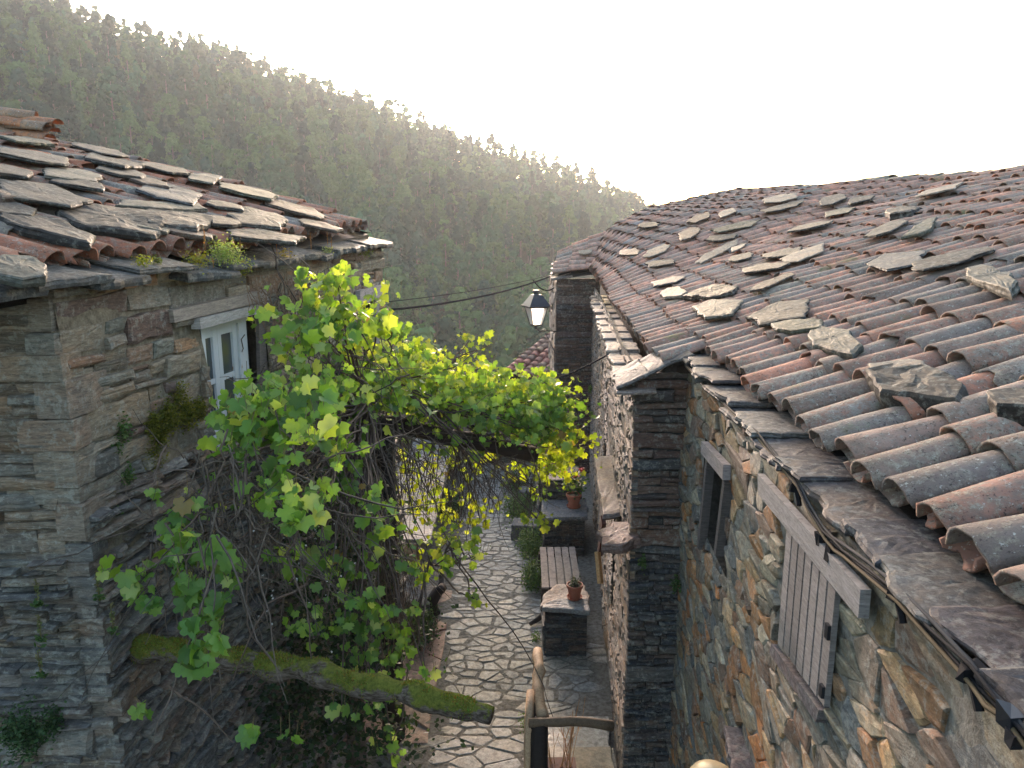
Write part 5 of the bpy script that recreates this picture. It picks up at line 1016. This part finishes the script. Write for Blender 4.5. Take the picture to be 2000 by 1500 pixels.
d_ = fl.build('flowers', MT['flower'], bpy.data.objects['daisy_shrub']); d_['kind'] = 'stuff'
for (nm, px, py, lab, n, sx) in (('border_plant', 1012, 990, 'leafy green plants spilling beside the slate steps', 2600, .26), ('border_plant', 1035, 1060, 'low green herbs growing left of the bench head', 2400, .2), ('border_plant', 1040, 1125, 'small leaved green plants growing along the bench side', 1800, .14), ('border_plant', 1005, 940, 'green weeds at the farthest part of the right border', 1400, .25), ('border_plant', 880, 985, 'dark green shrub at the left edge of the far lane', 1800, .25), ('border_plant', 825, 1225, 'dark green ferny clump beside the burl on the left', 1500, .2)):
    p = PZ(px, py, .15); m_ = MB(); small_foliage(m_, p, sx, sx * 2.2, .2, n, .04, MG + SG if 'green plants' in lab or 'herbs' in lab else DG + MG, R)
    for _ in range(60): q = p + np.array([R.gauss(0, sx * .5), R.gauss(0, sx), -.12]); tube(m_, [q, q + np.array([R.gauss(0, .05), R.gauss(0, .05), R.uniform(.15, .4)])], .003, 3, (.08, .12, .04, 0), cap=False)
    tag(m_.build(nm, MT['small'], None, (p[0], p[1], 0)), lab, 'plant')
p = PZ(1046, 1245, .05); m_ = MB(); small_foliage(m_, p, .05, .1, .1, 160, .03, SG, R); tag(m_.build('grass_tuft', MT['small'], None, p), 'small grass tuft at the foot of the pale topped block', 'plant')
p = PZ(1030, 1412, .08); m_ = MB(); small_foliage(m_, p, .08, .12, .08, 260, .03, SG, R); tag(m_.build('grass_tuft', MT['small'], None, p), 'small green tuft on the lane beside the railing corner', 'plant')
def on_wall_plant(nm, fn, pts, lab, cat, s_=.03, cols=MG, dep=.05, mat='small'):
    m_ = MB(); c0 = None
    for (px, py, r, n) in pts:
        q = fn(px, py, dep); c0 = q if c0 is None else c0; rr = r / F * q[1]; small_foliage(m_, q, rr * .5, rr, rr, n, s_, cols, R)
    return tag(m_.build(nm, MT[mat], None, c0), lab, cat)
on_wall_plant('climbing_weed', lambda a, b, d: fw(a, b, -d), [(1172, 1310, 18, 260), (1168, 1360, 16, 200), (1176, 1260, 10, 80)], 'bright green trailing weed low on the far right wall', 'plant', .03, SG)
on_wall_plant('climbing_weed', lambda a, b, d: fw(a, b, -d), [(1153, 760, 8, 120), (1152, 720, 6, 60), (1155, 810, 7, 80)], 'thin green grass hanging high beside the far corner wall', 'plant', .05, SG)
on_wall_plant('wall_fern', lambda a, b, d: P(a, b, 6.3), [(1255, 1098, 14, 120), (1320, 1140, 16, 120)], 'small green fern on the slate canopy of the corner', 'plant', .03, MG)
on_wall_plant('sedum_clump', lw, [(240, 840, 26, 340), (225, 880, 20, 200), (250, 930, 22, 200), (235, 990, 22, 120)], 'light green sedum trail on the cottage wall left of the moss', 'plant', .022, MG)
on_wall_plant('moss_patch', lw, [(330, 815, 30, 2200), (365, 808, 26, 1900), (390, 800, 20, 1200), (300, 828, 24, 1300), (310, 850, 30, 900), (350, 770, 24, 500), (300, 900, 30, 400)], 'olive moss cushion below the cottage window', 'moss', .018, [(.12, .13, .018), (.17, .155, .02), (.07, .085, .015)])
ssp = lambda a, b, d: P(a, b, 3.85)
on_wall_plant('sedum_clump', ssp, [(50, 1420, 55, 900), (100, 1412, 35, 500), (20, 1425, 35, 500), (60, 1450, 40, 400)], 'dense dark green sedum cushion at the lower left corner', 'plant', .022, [(.05, .09, .04), (.07, .12, .05), (.035, .06, .03)])
for (px, py, lab) in ((72, 1150, 'tall pennywort spike on the near cottage corner'), (77, 1220, 'short pennywort spike below the tall one on the cottage corner'), (190, 1135, 'pennywort spike right of the tall one on the corner'), (76, 1290, 'lowest pennywort rosette at the cottage corner'), (218, 1200, 'small pennywort right beside the cottage edge')):
    m_ = MB(); p = P(px, py, 3.8); tube(m_, [p + (0, 0, -.09), p + (0, 0, .06)], .004, 4, (.12, .10, .05, 0)); small_foliage(m_, p, .012, .012, .06, 60, .018, [(.13, .15, .06), (.16, .14, .07)], R); small_foliage(m_, p + (0, 0, -.09), .03, .02, .02, 40, .03, MG, R); tag(m_.build('pennywort', MT['small'], None, p), lab, 'plant')
# moss and stonecrop on the eave of the cottage
def eave_p(px, py, Y=None):
    d = ray(px, py); x0, k = -2.86, .13; s_ = x0 / (d[0] - k * d[1]); return np.array([0, 0, CZ]) + d * s_
for (px, py, r, n, cols, lab, s_) in ((440, 495, 30, 1500, [(.30, .36, .10), (.22, .30, .08), (.38, .38, .16)], 'large pale green stonecrop cushion on the cottage eave', .016), (470, 520, 20, 700, [(.26, .32, .08), (.35, .30, .08)], 'hanging lower lobe of stonecrop on the cottage eave', .016), (385, 508, 24, 500, [(.20, .22, .03), (.26, .2, .02)], 'yellowish moss left of the large stonecrop cushion', .014),
      (280, 510, 16, 260, [(.20, .24, .02), (.28, .26, .02)], 'bright moss tuft beneath the nearest tile ends', .014), (305, 508, 10, 150, [(.12, .14, .02)], 'dark moss tuft right of the bright one', .014), (555, 497, 16, 260, [(.34, .26, .02), (.22, .2, .03)], 'golden moss tuft near the middle of the eave', .014), (640, 490, 10, 120, [(.30, .34, .16)], 'pale rosette plant near the far eave', .02), (715, 494, 12, 200, [(.16, .19, .05)], 'green tuft under the far eave corner', .02)):
    q = eave_p(px, py); rr = r / F * q[1]; m_ = MB(); small_foliage(m_, q, rr, rr, rr * .8, n, s_, cols, R, 1.); tag(m_.build('moss_tuft', MT['small'], None, q), lab, 'moss')
for (px, py, h) in ((401, 470, 40), (457, 480, 34), (471, 482, 30), (541, 478, 34), (608, 470, 32), (640, 460, 30), (417, 505, 20), (648, 470, 26)):
    q = eave_p(px, py + 18); hh = h / F * q[1]; m_ = MB(); tube(m_, [q, q + (0, 0, hh)], .003, 4, (.3, .14, .06, 0)); small_foliage(m_, q + np.array([0, 0, hh * .65]), .006, .006, hh * .3, 36, .012, [(.38, .18, .08), (.30, .16, .08)], R); tag(m_.build('dry_flower_spike', MT['small'], None, q), 'thin dry reddish flower spike rising from the cottage eave', 'plant', 'dry flower spikes along the cottage eave')
# burl on the left of the lane
p = PZ(845, 1200, .05); m_ = MB(); tube(m_, [p, p + (-.02, 0, .18), p + (.08, .02, .34), p + (.16, -.02, .42)], [.10, .09, .075, .06], 10, (.5, .45, .45, 0), wob=.22); tag(m_.build('burl_log', MT['wood_dark'], None, p, smooth=True), 'dark gnarled stump standing at the left edge of the lane', 'stump')
p = PZ(1052, 1212, .04); m_ = MB(); tube(m_, [p + (-.12, -.1, 0), p + (0, 0, .03), p + (.1, .1, .12)], [.03, .035, .02], 8, (.4, .35, .35, 0), wob=.2); tag(m_.build('branch_piece', MT['wood_dark'], None, p, smooth=True), 'short dark piece of branch left of the stone block', 'branch')
m_ = MB(); p = PZ(820, 1140, .3); slab(m_, [p + np.array(q) for q in ((-.7, -.5, 0), (.2, -.6, 0), (.3, .5, 0), (-.6, .7, 0))], (0, 0, 1), .3, (.15, .14, .135), .06, 4, .15); tag(m_.build('slate_bench', MT['slate'], None, p), 'large flat grey slab on the left behind hanging shoots', 'slab')
# ------------------------------------------------------------------ haze
hz = MB(); b_ = 900
hexa(hz, [(-b_, -b_, -60), (b_, -b_, -60), (b_, b_, -60), (-b_, b_, -60), (-b_, -b_, 175), (b_, -b_, 175), (b_, b_, 175), (-b_, b_, 175)])
hm = bpy.data.materials.new('haze'); hm.use_nodes = True; t = hm.node_tree; t.nodes.clear(); ho = t.nodes.new('ShaderNodeOutputMaterial'); pv = t.nodes.new('ShaderNodeVolumePrincipled')
pv.inputs['Color'].default_value = (.88, .93, .97, 1); pv.inputs['Density'].default_value = .00042; pv.inputs['Anisotropy'].default_value = .45; t.links.new(pv.outputs[0], ho.inputs['Volume'])
tag(hz.build('haze', hm), 'pale evening haze filling the valley', 'haze', kind='stuff')
